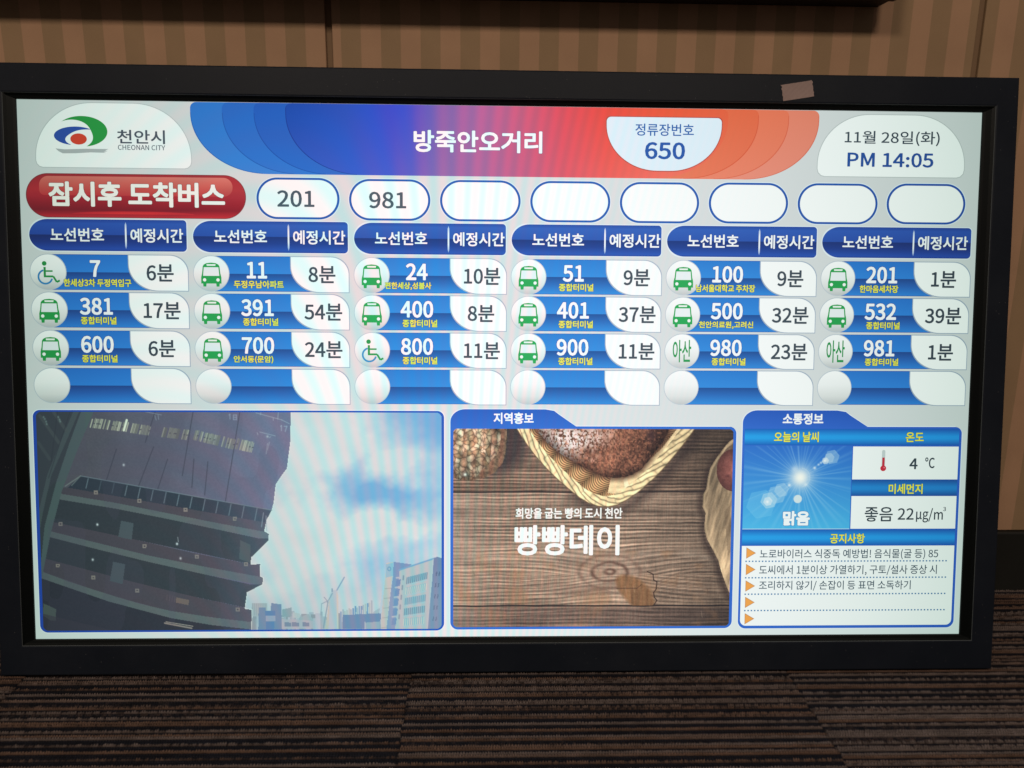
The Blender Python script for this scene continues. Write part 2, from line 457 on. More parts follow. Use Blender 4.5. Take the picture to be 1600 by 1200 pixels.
# ---- lettering
FONT = None
try:
    FONT = bpy.data.fonts.load(os.path.join(bpy.utils.system_resource('DATAFILES', path='fonts'), 'Noto Sans CJK Regular.woff2'))
except Exception:
    FONT = None
_cache = {}
def glyphs(txt, res=3):
    key = txt
    if key in _cache: return _cache[key]
    c = bpy.data.curves.new('lettering', 'FONT'); c.body = txt
    if FONT: c.font = FONT
    c.resolution_u = res
    c.fill_mode = 'FRONT' if hasattr(c, 'fill_mode') else c.fill_mode
    o = bpy.data.objects.new('lettering', c); COL.objects.link(o)
    dg = bpy.context.evaluated_depsgraph_get(); dg.update()
    me = bpy.data.meshes.new_from_object(o.evaluated_get(dg))
    V = [(v.co.x, v.co.y) for v in me.vertices]; F = []
    for p in me.polygons:
        vs_ = list(p.vertices)
        if p.normal.z < 0: vs_ = vs_[::-1]
        F.append(vs_)
    bpy.data.objects.remove(o); bpy.data.curves.remove(c); bpy.data.meshes.remove(me)
    _cache[key] = (V, F)
    return V, F
_u = []
def _unit():
    """curve units per em (digit height is 0.733 em)"""
    if not _u:
        _u.append(1.0); V, F = glyphs('0')
        hs = [y for x, y in V]; _u[0] = (max(hs) - min(hs)) / 0.757
        _cache.clear()
    return _u[0]

def text(art, txt, col, layer, em=None, cx=None, base=None, x0=None, x1=None, y0=None, y1=None, bold=0.0, xs=1.0, outline=None, ow=0.04, slant=0.0):
    """either em + cx + base, or a box x0..x1 y0..y1 that the letters fill"""
    U = _unit()
    V, F = glyphs(txt)
    bx0 = min(v[0] for v in V); bx1 = max(v[0] for v in V); by0 = min(v[1] for v in V); by1 = max(v[1] for v in V)
    r = bold * U
    bx0 -= r; bx1 += r; by0 -= r; by1 += r
    if em is None:
        sx = (x1 - x0) / (bx1 - bx0); sy = (y1 - y0) / (by1 - by0)
        ox = x0 - bx0 * sx; oy = y1 + by0 * sy
    else:
        sy = em / U; sx = sy * xs
        ox = (cx - (bx0 + bx1) / 2 * sx) if cx is not None else (x0 - bx0 * sx)
        oy = base
    def stamp(rad, c_, lay):
        # heavier strokes: the same letters laid again in a small circle round their place
        n = 0 if rad < 1e-4 else (8 if rad * sy < 1.6 else 12)
        shifts = [(0, 0)] + [(rad * math.cos(2 * math.pi * (i + .5) / n), rad * math.sin(2 * math.pi * (i + .5) / n)) for i in range(n)]
        for k, (dx, dy) in enumerate(shifts):
            art.add_tris([(ox + (x + dx + slant * y) * sx, oy - (y + dy) * sy) for x, y in V], F, c_, lay + 0.03 * k)
    if outline:
        stamp(r + ow * U, outline, layer)
    stamp(r, col, layer + (1 if outline else 0))

# ---- palette of the interface (sRGB)
BG = (219, 223, 224); WHITE = (250, 252, 253); NAVY = (36, 62, 128); YEL = (240, 238, 90); GREY = (72, 84, 94)
BLUE_T = (58, 146, 230); BLUE_M = (36, 92, 172); BORDER = (46, 98, 180)

# background of the whole panel
a = Art(); nx_, ny_ = 8, 5
for i in range(nx_):
    for j in range(ny_):
        a.poly([(UW * i / nx_, UH * j / ny_), (UW * (i + 1) / nx_, UH * j / ny_), (UW * (i + 1) / nx_, UH * (j + 1) / ny_), (UW * i / nx_, UH * (j + 1) / ny_)],
               lambda x, y: mixc(BG, (228, 236, 236), max(0, (y - 500) / 580)), 0)
a.build('screen', root, loc=OFF)

# ---- city logo card
def dome(x0, x1, y0, y1, a_, b_, r):
    p = [(x0 + r - r * math.cos(math.radians(t)), y1 - r + r * math.sin(math.radians(t))) for t in (90, 60, 30, 0)]
    p += earc(x0 + a_, y0 + b_, a_, b_, 180, 270, 20)
    p += earc(x1 - a_, y0 + b_, a_, b_, 270, 360, 20)
    p += [(x1 - r + r * math.cos(math.radians(t)), y1 - r + r * math.sin(math.radians(t))) for t in (0, 30, 60, 90)]
    return p
a = Art()
a.poly(dome(32.5, 336.5, 4, 131, 112, 106, 14), (200, 206, 207), 1)
a.poly(dome(34, 335, 5.5, 129.5, 111, 105, 13), (249, 252, 252), 2)
card = a.build('logo_card', root, loc=OFF)
a = Art()
def swoosh(cx, cy, ra, rb, t0, t1, thick, power, icx, icy, col, layer, n=44):
    """crescent: outer edge on an ellipse, tapering to a point at both ends"""
    o = earc(cx, cy, ra, rb, t0, t1, n)
    i = []
    for k, (px, py) in enumerate(o):
        th = thick * math.sin(math.pi * (k / n) ** power) ** 0.85
        i.append((px + (icx - px) * th, py + (icy - py) * th))
    a.strip(o, i, col, layer)
swoosh(124, 60, 49.5, 29.5, -142, 80, 0.50, 1.25, 112, 66, (52, 168, 80), 3)
swoosh(112, 69, 42, 18, -44, -258, 0.52, 0.95, 122, 72, (58, 98, 182), 4)
a.poly(earc(117.5, 75, 16, 10.8, 0, 360, 32)[:-1], (224, 84, 50), 5)
a.poly([(72, 93.5), (90, 95.2), (130, 93.6), (175, 93.6), (168, 96.5), (173, 97.5), (165, 99.5), (170, 101), (140, 100.5), (110, 102.6), (86, 103), (78, 99)], (190, 195, 196), 3)
a.build('emblem', card)
a = Art()
text(a, '천안시', (92, 100, 112), 3, x0=192, x1=285, y0=56, y1=83, bold=0.018)
a.build('city_name', card); a = Art()
text(a, 'CHEONAN CITY', (104, 112, 124), 3, x0=193, x1=285, y0=85, y1=95, bold=0.012)
a.build('english_name', card)

# ---- stop-name banner
def bowl(xl, xr, yt=0.6, yb=138.5):
    p = earc(xl + 12, 12, 12, 11.4, 270, 180, 8) + earc(xl + 149, 21, 149, yb - 21, 180, 90, 24)
    p += earc(xr - 149, 21, 149, yb - 21, 90, 0, 24) + earc(xr - 12, 12, 12, 11.4, 0, -90, 8)
    return p
a = Art()
X = 960
left_cols = [(60, 138, 218), (48, 120, 208), (40, 104, 198)]
right_cols = [(236, 150, 128), (237, 134, 102), (233, 116, 78)]
for k in range(3):
    xl = 334.8 + 62 * k; xr = 1587 - 61.5 * k
    pts = bowl(xl, xr)
    a.vgrad(clip(pts, 0, X, False), [(0, mixc(left_cols[k], (20, 70, 170), .12)), (140, mixc(left_cols[k], (90, 140, 225), .25))], 1 + 2 * k)
    a.vgrad(clip(pts, 0, X, True), [(0, mixc(right_cols[k], (225, 90, 40), .15)), (140, mixc(right_cols[k], (240, 150, 130), .3))], 1 + 2 * k)
    # thin darker rim
    rim = bowl(xl, xr)[9:33]; rin = [(p[0] + 1.6, p[1] - 1.0) for p in rim]
    a.strip(rim, rin, mixc(left_cols[k], (20, 50, 120), .25), 2 + 2 * k)
    rim = bowl(xl, xr)[34:60]; rin = [(p[0] - 1.6, p[1] - 1.0) for p in rim]
    a.strip(rim, rin, mixc(right_cols[k], (200, 70, 40), .35), 2 + 2 * k)
pts = bowl(520.8, 1402)
top = [(520, (26, 78, 176)), (640, (40, 84, 190)), (730, (60, 76, 205)), (770, (78, 80, 200)), (830, (140, 98, 172)), (900, (178, 100, 158)), (990, (206, 92, 124)), (1070, (222, 80, 92)), (1160, (234, 78, 62)), (1280, (236, 92, 56)), (1402, (232, 104, 64))]
bot = [(520, (52, 98, 200)), (640, (58, 96, 204)), (730, (80, 92, 204)), (770, (106, 94, 194)), (830, (150, 106, 172)), (900, (176, 104, 158)), (990, (198, 96, 134)), (1070, (220, 92, 108)), (1160, (236, 98, 92)), (1280, (242, 118, 100)), (1402, (238, 122, 96))]
for (xa, ca), (xb, cb), (_, da), (_, db) in zip(top[:-1], top[1:], bot[:-1], bot[1:]):
    q = clip(clip(pts, 0, xa, True), 0, xb, False)
    for j in range(4):
        ya, yb = 138.5 * j / 4, 138.5 * (j + 1) / 4
        r = clip(clip(q, 1, ya, True), 1, yb, False)
        if len(r) > 2:
            a.poly(r, lambda x, y: mixc(mixc(ca, cb, (x - xa) / (xb - xa)), mixc(da, db, (x - xa) / (xb - xa)), y / 138.5), 7)
rim = bowl(520.8, 1402)[5:33]; a.strip(rim, [(p[0] + 1.6, p[1] - .8) for p in rim], (28, 66, 158), 8)
banner = a.build('stop_name_banner', root, loc=OFF)
a = Art()
text(a, '방죽안오거리', (250, 250, 252), 9, x0=773, x1=1029, y0=49, y1=92.5, bold=0.03, outline=(92, 82, 140), ow=0.012)
a.build('lettering', banner)
a = Art()
def badge(g):
    p = rrect(1157.5 - g, 18.5 - g, 1389 + g, 40, 9, 9, 0.001, 0.001)[:-2]
    p += earc(1389 - 103, 34, 103 + g, 89.5 + g, 0, 90, 20) + earc(1157.5 + 103, 34, 103 + g, 89.5 + g, 90, 180, 20)
    return p
a.poly(badge(1.8), (190, 84, 70), 9); a.poly(badge(0), (226, 240, 250), 10)
text(a, '정류장번호', (48, 104, 176), 11, x0=1215, x1=1333, y0=31, y1=55, bold=0.012)
text(a, '650', (44, 92, 172), 11, x0=1235, x1=1316, y0=67, y1=101, bold=0.025)
a.build('stop_number_badge', banner)

# ---- clock card
a = Art()
a.poly(dome(1585, 1889, 6, 131.5, 106, 100, 16), (196, 203, 203), 1)
a.poly(dome(1586.5, 1887.5, 7.5, 130, 105, 99, 15), (249, 252, 252), 2)
clk = a.build('clock_card', root, loc=OFF)
a = Art()
text(a, '11월 28일(화)', (74, 88, 98), 3, x0=1640, x1=1835, y0=39, y1=68, bold=0.012)
a.build('date', clk); a = Art()
text(a, 'PM 14:05', (42, 92, 168), 3, x0=1647, x1=1824, y0=82, y1=111, bold=0.022)
a.build('clock_time', clk)

# ---- red sign: buses arriving soon
def capsule(x0, y0, x1, y1, n=16):
    r = (y1 - y0) / 2
    return rrect(x0, y0, x1, y1, r, r, r, r, n)
a = Art()
a.poly(capsule(11.5, 141.5, 441, 227.5), (150, 60, 64), 1)
RED = (186, 48, 58)
a.vgrad(capsule(13.3, 143, 439.5, 226), [(143, (176, 52, 58)), (172, (196, 58, 62)), (186, RED), (200, (164, 34, 46)), (212, (146, 26, 40)), (226, (204, 50, 58))], 2)
for k in range(6):   # warm glow along the lower edge
    w = 120 - 18 * k
    a.poly(earc(220, 226 - 6, w, 5.5 - .6 * k, 180, 360, 20), mixc((196, 44, 54), (236, 66, 58), (k + 1) / 6), 3)
a.vgrad(rrect(38, 147, 415, 184, 18, 18, 18, 10), [(147, (222, 132, 120)), (165, (214, 106, 96)), (184, (206, 72, 72))], 4)
red = a.build('arriving_soon_sign', root, loc=OFF)
a = Art()
text(a, '잠시후 도착버스', (250, 247, 242), 6, x0=56, x1=400, y0=157, y1=206, bold=0.035, outline=(140, 44, 50), ow=0.014)
a.build('lettering', red)

# ---- eight slots for arriving buses
PX = [(461.5, 625.6), (644.4, 806), (825.2, 986.5), (1005.8, 1167), (1186.3, 1347.1), (1366.6, 1528.5), (1548.2, 1712.3), (1730.9, 1893.7)]
for k, (xa, xb) in enumerate(PX):
    yo = 185.8 + (0.9 if 0 < k < 5 else 0) - (2.0 if k == 7 else 0.6 if k == 6 else 0)
    a = Art()
    a.poly(capsule(xa - 1.5, yo - 42.3, xb + 1.5, yo + 42.3), (232, 244, 250), 1)
    a.poly(capsule(xa, yo - 40.8, xb, yo + 40.8), BORDER, 2)
    a.poly(capsule(xa + 4.6, yo - 36.6, xb - 4.6, yo + 36.6), (251, 253, 253), 3)
    sl = a.build('arriving_bus_slot', root, loc=OFF)
    if k < 2:
        a = Art(); n = ('201', '981')[k]; c = ((502.5, 576), (684, 758))[k]
        text(a, n, (82, 96, 106), 4, x0=c[0], x1=c[1], y0=yo - 16, y1=yo + 17, bold=0.02)
        a.build('bus_number', sl)

# ---- column headings
CX = [(15.3, 322.8), (335.3, 641.4), (653.7, 957.3), (968.9, 1271.8), (1283.4, 1589.6), (1601.0, 1908.8)]
CY = [0, 0.8, 1.8, 2.0, 1.6, 0.8]
for k, (xa, xb) in enumerate(CX):
    yt = 230.6 + CY[k] * .8; yb = yt + 62
    a = Art()
    a.poly(rrect(xa - 1.6, yt - 1.6, xb + 1.6, yb + 1.6, 32, 8, 9, 32), (230, 240, 246), 1)
    a.vgrad(rrect(xa, yt, xb, yb, (36, 31), 7, 8, (36, 31)), [(yt, (42, 80, 166)), (yt + 8, (54, 100, 188)), (yt + 30, (48, 90, 178)), (yt + 31, (30, 58, 128)), (yt + 44, (34, 68, 148)), (yb - 4, (46, 90, 182)), (yb, (38, 74, 160))], 2)
    dx = xa + (203.5 - 15.3)
    a.vgrad([(dx - 1.4, yt + 10), (dx + .2, yt + 5), (dx + 1.8, yt + 10), (dx + 1.8, yb - 10), (dx + .2, yb - 4), (dx - 1.4, yb - 10)], [(yt, (150, 180, 225)), (yt + 20, (240, 246, 252)), (yb - 20, (240, 246, 252)), (yb, (130, 160, 215))], 3)
    h = a.build('column_heading', root, loc=OFF)
    a = Art()
    text(a, '노선번호', (246, 249, 252), 4, x0=xa + 41.5, x1=xa + 146, y0=yt + 17, y1=yt + 43.5, bold=0.022, outline=(26, 54, 124), ow=0.02)
    a.build('route_heading', h); a = Art()
    text(a, '예정시간', (246, 249, 252), 4, x0=xa + 197.5, x1=xa + 301, y0=yt + 17, y1=yt + 45, bold=0.022, outline=(26, 54, 124), ow=0.02)
    a.build('time_heading', h)

# ---- route tiles
def bus_icon(a, cx, cy, L):
    G = (44, 170, 88)
    def P(pts, c, l): a.poly([(cx + x, cy + y) for x, y in pts], c, l)
    P([(-14, -19.5), (-9, -22), (0, -23), (9, -22), (14, -19.5), (16.5, -16), (18, -2), (20, 6), (20, 18.5), (-20, 18.5), (-20, 6), (-18, -2), (-16.5, -16)], G, L)
    for sx in (-1, 1):
        P([(sx * 9.5, 18), (sx * 16.5, 18), (sx * 15.8, 24.5), (sx * 10.2, 24.5)][::sx], G, L)
        P([(p[0], p[1]) for p in earc(sx * 13.2, 11.2, 3.3, 3.3, 0, 360, 14)[:-1]], (246, 250, 248), L + 1)
    P([(-9, -20), (9, -20), (8.4, -16.6), (-8.4, -16.6)], (238, 246, 240), L + 1)
    P([(-14.4, -13.8), (14.4, -13.8), (16, 3.2), (-16, 3.2)], (236, 242, 244), L + 1)

def wheelchair_icon(a, cx, cy, L):
    G = (44, 160, 84); B = (70, 150, 200)
    a.poly([(cx + x, cy + y) for x, y in earc(-5, -18.5, 4.6, 4.6, 0, 360, 18)[:-1]], G, L)
    def ln(p, w, c): a.line([(cx + x, cy + y) for x, y in p], w, c, L)
    ln([(-4.5, -11.5), (-4.5, 7.2)], 4.4, G); ln([(-4.5, -3.5), (11, -3.5)], 3.2, G)
    ln([(-6.5, 7), (12, 7), (18.5, 18), (24.5, 14.8)], 3.8, G)
    o = earc(-3.5, 8, 15.2, 15.2, -105, -345, 34); i = earc(-3.5, 8, 11.6, 11.6, -105, -345, 34)
    a.strip([(cx + x, cy + y) for x, y in o], [(cx + x, cy + y) for x, y in i], B, L + 1)

T = '종합터미널'
ROUTES = [
    [('7', '한세상3차 두정역입구', '6분', 'w'), ('11', '두정우남아파트', '8분', 'b'), ('24', '편한세상,성불사', '10분', 'b'), ('51', T, '9분', 'b'), ('100', '남서울대학교 주차장', '9분', 'b'), ('201', '한마음세차장', '1분', 'b')],
    [('381', T, '17분', 'b'), ('391', T, '54분', 'b'), ('400', T, '8분', 'b'), ('401', T, '37분', 'b'), ('500', '천안의료원,고려신', '32분', 'b'), ('532', T, '39분', 'b')],
    [('600', T, '6분', 'b'), ('700', '안서동(문암)', '24분', 'b'), ('800', T, '11분', 'w'), ('900', T, '11분', 'b'), ('980', T, '23분', 'a'), ('981', T, '1분', 'a')],
    [None] * 6]
DESTBOX = {('7'): (64.5, 197), '11': (79, 178), '24': (61, 154), '100': (60.5, 182), '201': (80, 160), '500': (68, 180), '700': (76, 155)}
ROWY = [[300.5, 375.2, 451, 526], [301.3, 376, 451.5, 526.5], [302.3, 377, 452, 526.6], [302.8, 377.2, 452, 526.4], [302.4, 376.8, 451.5, 526], [301.5, 376, 450.8, 525.2]]
for r in range(4):
    for c in range(6):
        xa, xb = CX[c]; yt = ROWY[c][r]; yb = yt + 67.8; ym = yt + 34
        e = ROUTES[r][c]
        a = Art()
        tx = xa + 192.5
        a.poly([(xa + 34, yt - 1.2), (tx + 60, yt - 1.2), (tx + 60, yb + 1.2), (xa + 34, yb + 1.2)], (42, 100, 182), 1)
        a.vgrad([(xa + 34, yt), (tx + 60, yt), (tx + 60, yb), (xa + 34, yb)], [(yt, (48, 130, 212)), (ym, (56, 144, 224)), (ym, (36, 84, 154)), (ym + 15, (46, 112, 190)), (yb, (56, 145, 224))], 2)
        lab = ('blue tile for bus %s' % e[0]) if e else 'blank blue tile with no bus'
        tile = a.build('route_tile', root, loc=OFF, label=lab)
        # white time field: square top left and bottom right corners, big curves on the other two
        a = Art()
        fld = lambda g: rrect(tx - g, yt - g, xb + 1 + g, yb + 1.5 + g, 0.001, (36, 34), 0.001, (58, 52), 14)
        a.poly(fld(1.6), (172, 186, 202), 3); a.poly(fld(0), (251, 253, 253), 4)
        if e:
            m = e[2]
            text(a, m, GREY, 5, em=38.5, cx=xa + 254 + (2 if len(m) > 2 else 0), base=yt + 48.5, bold=0.021, xs=0.99)
        a.build('minutes_field', tile)
        # round icon badge, softly graded
        a = Art(); ccx, ccy, rr = xa + 34.6, yt + 33.8, 34.6
        a.poly(earc(ccx, ccy, rr + 1.4, rr + 1.2, 0, 360, 40)[:-1], (196, 206, 214), 3)
        a.vgrad(earc(ccx, ccy, rr, rr - .4, 0, 360, 40)[:-1], [(yt - 2, (252, 253, 253)), (ym - 6, (244, 246, 246)), (yt + 52, (226, 229, 228)), (yb + 2, (196, 201, 202))], 4)
        if e:
            if e[3] == 'b': bus_icon(a, ccx, ccy + 1.5, 5)
            elif e[3] == 'w': wheelchair_icon(a, ccx - 2, ccy + 2, 5)
            else: text(a, '아산', (44, 158, 86), 5, x0=ccx - 19, x1=ccx + 19, y0=ccy - 23, y1=ccy + 23, bold=0.016)
        a.build('icon_badge', tile)
        if e:
            a = Art()
            text(a, e[0], (248, 250, 252), 6, em=42, cx=xa + (125 if c else 127), base=yt + 42, bold=0.03, xs=0.95, outline=(34, 92, 176), ow=0.025)
            a.build('route_number', tile)
            a = Art()
            d0, d1 = DESTBOX.get(e[0], (96, 166))
            text(a, e[1], YEL, 6, x0=xa + d0, x1=xa + d1, y0=yt + 47.2, y1=yt + 62.6, bold=0.028, outline=(58, 78, 110), ow=0.04)
            a.build('destination', tile)

# ------------------------------------------------------------------ pictures shown on the screen (painted on fine grids)
PM = np.array([[8.15426279e-01, 3.21059394e-02, 2.45e+01], [1.58820302e-02, 8.24230648e-01, 1.535e+02], [1.90536911e-05, 4.38284922e-05, 1.0]])
def picture_grid(x0, x1, y0, y1, step):
    """grid in screen units plus the drawing coordinates the shapes below were measured in"""
    nx = int((x1 - x0) / step); ny = int((y1 - y0) / step)
    gx, gy = np.meshgrid(np.linspace(x0, x1, nx), np.linspace(y0, y1, ny))
    w = PM[2, 0] * gx + PM[2, 1] * gy + 1
    return gx, gy, (PM[0, 0] * gx + PM[0, 1] * gy + PM[0, 2]) / w, (PM[1, 0] * gx + PM[1, 1] * gy + PM[1, 2]) / w

def picture_object(name, gx, gy, img, layer, parent, r=0):
    ny, nx = gx.shape
    V = np.stack([(gx / UW - .5) * 1.2096, (.5 - gy / UH) * .6804, np.full_like(gx, layer * LZ)], -1).reshape(-1, 3)
    idx = np.arange(nx * ny).reshape(ny, nx)
    F = np.stack([idx[:-1, :-1], idx[1:, :-1], idx[1:, 1:], idx[:-1, 1:]], -1).reshape(-1, 4)
    if r:   # rounded corners: leave out the faces outside them
        fx = (gx[:-1, :-1] + gx[1:, 1:]).ravel() / 2; fy = (gy[:-1, :-1] + gy[1:, 1:]).ravel() / 2
        qx = np.maximum(np.maximum(gx.min() + r - fx, fx - gx.max() + r), 0); qy = np.maximum(np.maximum(gy.min() + r - fy, fy - gy.max() + r), 0)
        F = F[np.hypot(qx, qy) < r]
    C = np.concatenate([lin_arr(img).reshape(-1, 3), np.ones((nx * ny, 1))], 1)
    return grid_mesh(name, V, F, C, M_PIC, parent, smooth=False)

def inside(X, Y, pts):
    r = np.zeros(X.shape, bool); n = len(pts)
    for i in range(n):
        (xa, ya), (xb, yb) = pts[i], pts[(i + 1) % n]
        if ya == yb: continue
        c = ((ya > Y) != (yb > Y)) & (X < (xb - xa) * (Y - ya) / (yb - ya) + xa)
        r ^= c
    return r

def segdist(X, Y, p, q):
    dx, dy = q[0] - p[0], q[1] - p[1]; L2 = dx * dx + dy * dy + 1e-9
    t = np.clip(((X - p[0]) * dx + (Y - p[1]) * dy) / L2, 0, 1)
    return np.hypot(X - p[0] - t * dx, Y - p[1] - t * dy), t

def polydist(X, Y, pts):
    """distance to a polyline and arc length along it"""
    best = np.full(X.shape, 1e9); arc = np.zeros(X.shape); s = 0
    for p, q in zip(pts[:-1], pts[1:]):
        d, t = segdist(X, Y, p, q); L = math.hypot(q[0] - p[0], q[1] - p[1])
        m = d < best; best = np.where(m, d, best); arc = np.where(m, s + t * L, arc); s += L
    return best, arc

def paint(img, mask, col, alpha=1.0):
    a_ = (mask.astype(float) if mask.dtype == bool else np.clip(mask, 0, 1)) * alpha
    col = np.array(col, float)
    img[...] = img * (1 - a_[..., None]) + col * a_[..., None]

def gauss(X, Y, cx, cy, sx, sy):
    return np.exp(-((X - cx) / sx) ** 2 - ((Y - cy) / sy) ** 2)

def camera_picture():
    gx, gy, X, Y = picture_grid(16, 828, 613, 1063, 1.15)
    # ---- sky
    n1 = fbm(X / 55, Y / 40, 1, 5); n2 = fbm(X / 24, Y / 18, 9, 4)
    blue = np.array([122, 176, 220.]); white = np.array([214, 226, 226.])
    X0, Y0 = X, Y
    X = X0 + 70 * (fbm(X0 / 45, Y0 / 40, 5, 4) - .5); Y = Y0 + 46 * (fbm(X0 / 45, Y0 / 40, 15, 4) - .5)
    cl = 0.86 * np.ones_like(X)
    cl -= 0.85 * gauss(X, Y, 700, 645, 95, 60)
    cl -= 0.70 * gauss(X, Y, 590, 775, 46, 24)
    cl -= 0.62 * gauss(X, Y, 660, 770, 70, 28)
    cl -= 0.62 * gauss(X, Y, 548, 740, 34, 30)
    cl -= 0.40 * gauss(X, Y, 590, 880, 40, 34)
    cl -= 0.30 * gauss(X, Y, 650, 845, 40, 20)
    cl += 0.45 * gauss(X, Y, 590, 815, 90, 16)
    cl += 0.35 * gauss(X, Y, 470, 850, 60, 60); cl += 0.30 * gauss(X, Y, 490, 690, 70, 70); cl += 0.30 * gauss(X, Y, 620, 725, 45, 24)
    cl += 0.35 * gauss(X, Y, 615, 715, 60, 28)
    cl += (n1 - 0.5) * 0.42 + (n2 - 0.5) * 0.12
    cl = np.clip(cl, 0, 1)[..., None]
    img = blue * (1 - cl) + white * cl
    img = img * (0.97 + 0.05 * (n1[..., None] - .5))
    X, Y = X0, Y0
    paint(img, np.clip((Y - 900) / 120, 0, 1), (206, 216, 212), 0.45)
    paint(img, np.clip((X - 600) / 110, 0, 1) * np.clip((760 - Y) / 130, 0, 1), (84, 138, 205), 0.55)
    # ---- far skyline
    def P(pts, c, al=1.0): paint(img, inside(X, Y, pts), c, al)
    def L(p, q, w, c, al=1.0):
        d, t = segdist(X, Y, p, q); paint(img, np.clip(w / 2 + .5 - d, 0, 1), c, al)
    rng = np.random.RandomState(4)
    for i in range(38):
        x = 388 + i * 3.6 + rng.rand() * 2; w = 3 + rng.rand() * 7; t = 950 + rng.rand() * 14 + i * 0.15
        g = 140 + rng.rand() * 55
        P([(x, t), (x + w, t), (x + w, 990), (x, 990)], (g * .92, g, g * 1.06))
    P([(394, 941), (418, 941), (418, 962), (394, 962)], (176, 186, 188)); 
    for i in range(8): L((395 + i * 3, 942), (395 + i * 3, 960), 1, (140, 150, 160))
    P([(405, 948), (416, 948), (416, 953), (424, 953), (424, 941), (440, 943), (442, 990), (404, 990)], (98, 126, 164))
    P([(415, 953), (431, 953), (431, 961), (415, 961)], (74, 112, 168)); P([(416, 970), (429, 970), (429, 982), (416, 982)], (66, 114, 172))
    P([(416, 961), (431, 961), (431, 969), (416, 969)], (150, 158, 186))
    P([(441, 951), (456, 948), (456, 962), (441, 963)], (128, 158, 166)); P([(458, 955), (470, 958), (470, 965), (458, 964)], (188, 196, 196))
    P([(441, 966), (490, 968), (490, 981), (441, 981)], (176, 176, 186))
    for x in (445, 457, 473): P([(x, 971), (x + 11, 971.5), (x + 11, 978), (x, 978)], (110, 122, 150))
    P([(468, 964), (482, 958), (490, 966), (490, 969), (468, 967)], (152, 172, 178))
    # tower crane buildings
    P([(516, 928), (520, 921), (527, 921), (529, 930), (530, 982), (512, 982), (513, 950)], (178, 196, 206))
    P([(512, 960), (516, 930), (514, 982), (508, 982)], (196, 192, 176))
    P([(526, 921), (529, 930), (530, 982), (527, 982)], (208, 204, 190))
    L((527, 921), (538.5, 901), 1.6, (110, 146, 178)); L((519.5, 919), (519.5, 923), 1.6, (100, 130, 160))
    L((520, 926), (512, 940), 1.4, (120, 150, 170)); L((513, 940), (506, 980), 1.6, (116, 146, 160)); L((507, 932), (512.5, 938.5), 1.1, (120, 140, 160)); L((504, 942), (511, 938.5), 1.1, (120, 140, 160)); L((503, 942), (502, 960), 1.0, (130, 150, 165))
    for i in range(16):
        x = 532 + i * 3.2; t = 951 - i * .95 + rng.rand() * 5
        P([(x, t), (x + 2.6, t), (x + 2.4, 990), (x, 990)], [(124, 158, 190), (182, 190, 186), (96, 140, 184), (160, 178, 188)][rng.randint(4)])
    P([(584, 955), (594, 949), (594, 958), (584, 960)], (166, 180, 190))
    P([(536, 960), (596, 957), (595, 982), (536, 982)], (88, 118, 164)); P([(571, 972), (594, 970), (594, 982), (571, 982)], (146, 164, 180)); L((571, 971), (571, 982), 1, (206, 214, 214))
    # office block on the right
    P([(599, 915), (602, 915), (601, 958), (593, 958)], (168, 208, 222))
    P([(604, 879), (615, 877), (613.5, 901), (611, 920), (604.5, 982), (595, 982), (599, 935), (602.5, 902)], (190, 194, 186))
    P([(603.5, 881), (615, 878), (614.5, 899), (603, 902)], (140, 186, 204)); d, s = polydist(X, Y, earc(608.7, 888, 2.4, 3, 0, 360, 12)); paint(img, np.clip(1.2 - d, 0, 1), (86, 150, 186))
    for k in range(5): L((602 - k * 1.3, 919 + k * 15.2), (613 - k * 1.6, 918 + k * 15.2), .9, (150, 152, 150))
    P([(615.5, 877), (644, 881), (628, 892), (626, 900), (618, 982), (604.5, 982), (611.5, 920), (614.5, 900)], (116, 142, 182))
    P([(625, 890), (678, 872), (677, 900), (668, 982), (618, 982)], (178, 188, 190))
    L((624, 890), (680, 871.5), 2.4, (110, 160, 196))
    for k in range(5):
        yy = 902 + 15.2 * k; x_ = 625 - 1.6 * k
        P([(x_ - 5, yy + 3), (x_ + 2, yy + 2), (x_ + .5, yy + 13), (x_ - 6.5, yy + 13)], (92, 128, 178))
        L((x_ - 5, yy), (x_ + 6, yy - 1.4), 2.2, (176, 186, 196)); L((x_ + 6, yy - 3), (x_ + 5.5, yy + 3), 2, (120, 132, 150))
    for r in range(5):
        ya = 901 + r * 16.2; xa = 636.5 - r * 1.2; xe = 668 - r * 1.3
        P([(xa, ya), (xe, ya - 8 + r * 1.2), (xe - 1, ya + 3 + r * 1.2), (xa - 1, ya + 11)], (128, 178, 192))
        for k in range(11):
            t = k / 10; x_ = xa + (xe - xa) * t; y_ = ya + (-8 + r * 1.2) * t
            L((x_, y_ + 1), (x_ - .7, y_ + 10.5), 1.0, [(70, 104, 132), (222, 222, 196), (92, 130, 160)][(k * 3 + r) % 3])
        L((xa - .8, ya + 12.5), (xe - 1, ya + 4.5 + r * 1.2), 1.2, (150, 200, 210))
    P([(678, 872), (684, 869), (692, 872), (692, 984), (668, 984), (676, 905)], (104, 126, 162))
    L((677.5, 873), (668.5, 982), 1.2, (186, 198, 204))
    for r in range(5):
        for q in (0, 4.5): P([(682 - r * 1.2 + q, 893 + r * 17.5), (684 - r * 1.2 + q, 892.5 + r * 17.5), (683 - r * 1.2 + q, 899 + r * 17.5), (681 - r * 1.2 + q, 899.5 + r * 17.5)], (72, 92, 128))
    paint(img, np.clip((Y - 880) / 60, 0, 1) * (X > 380), (168, 180, 186), .26)
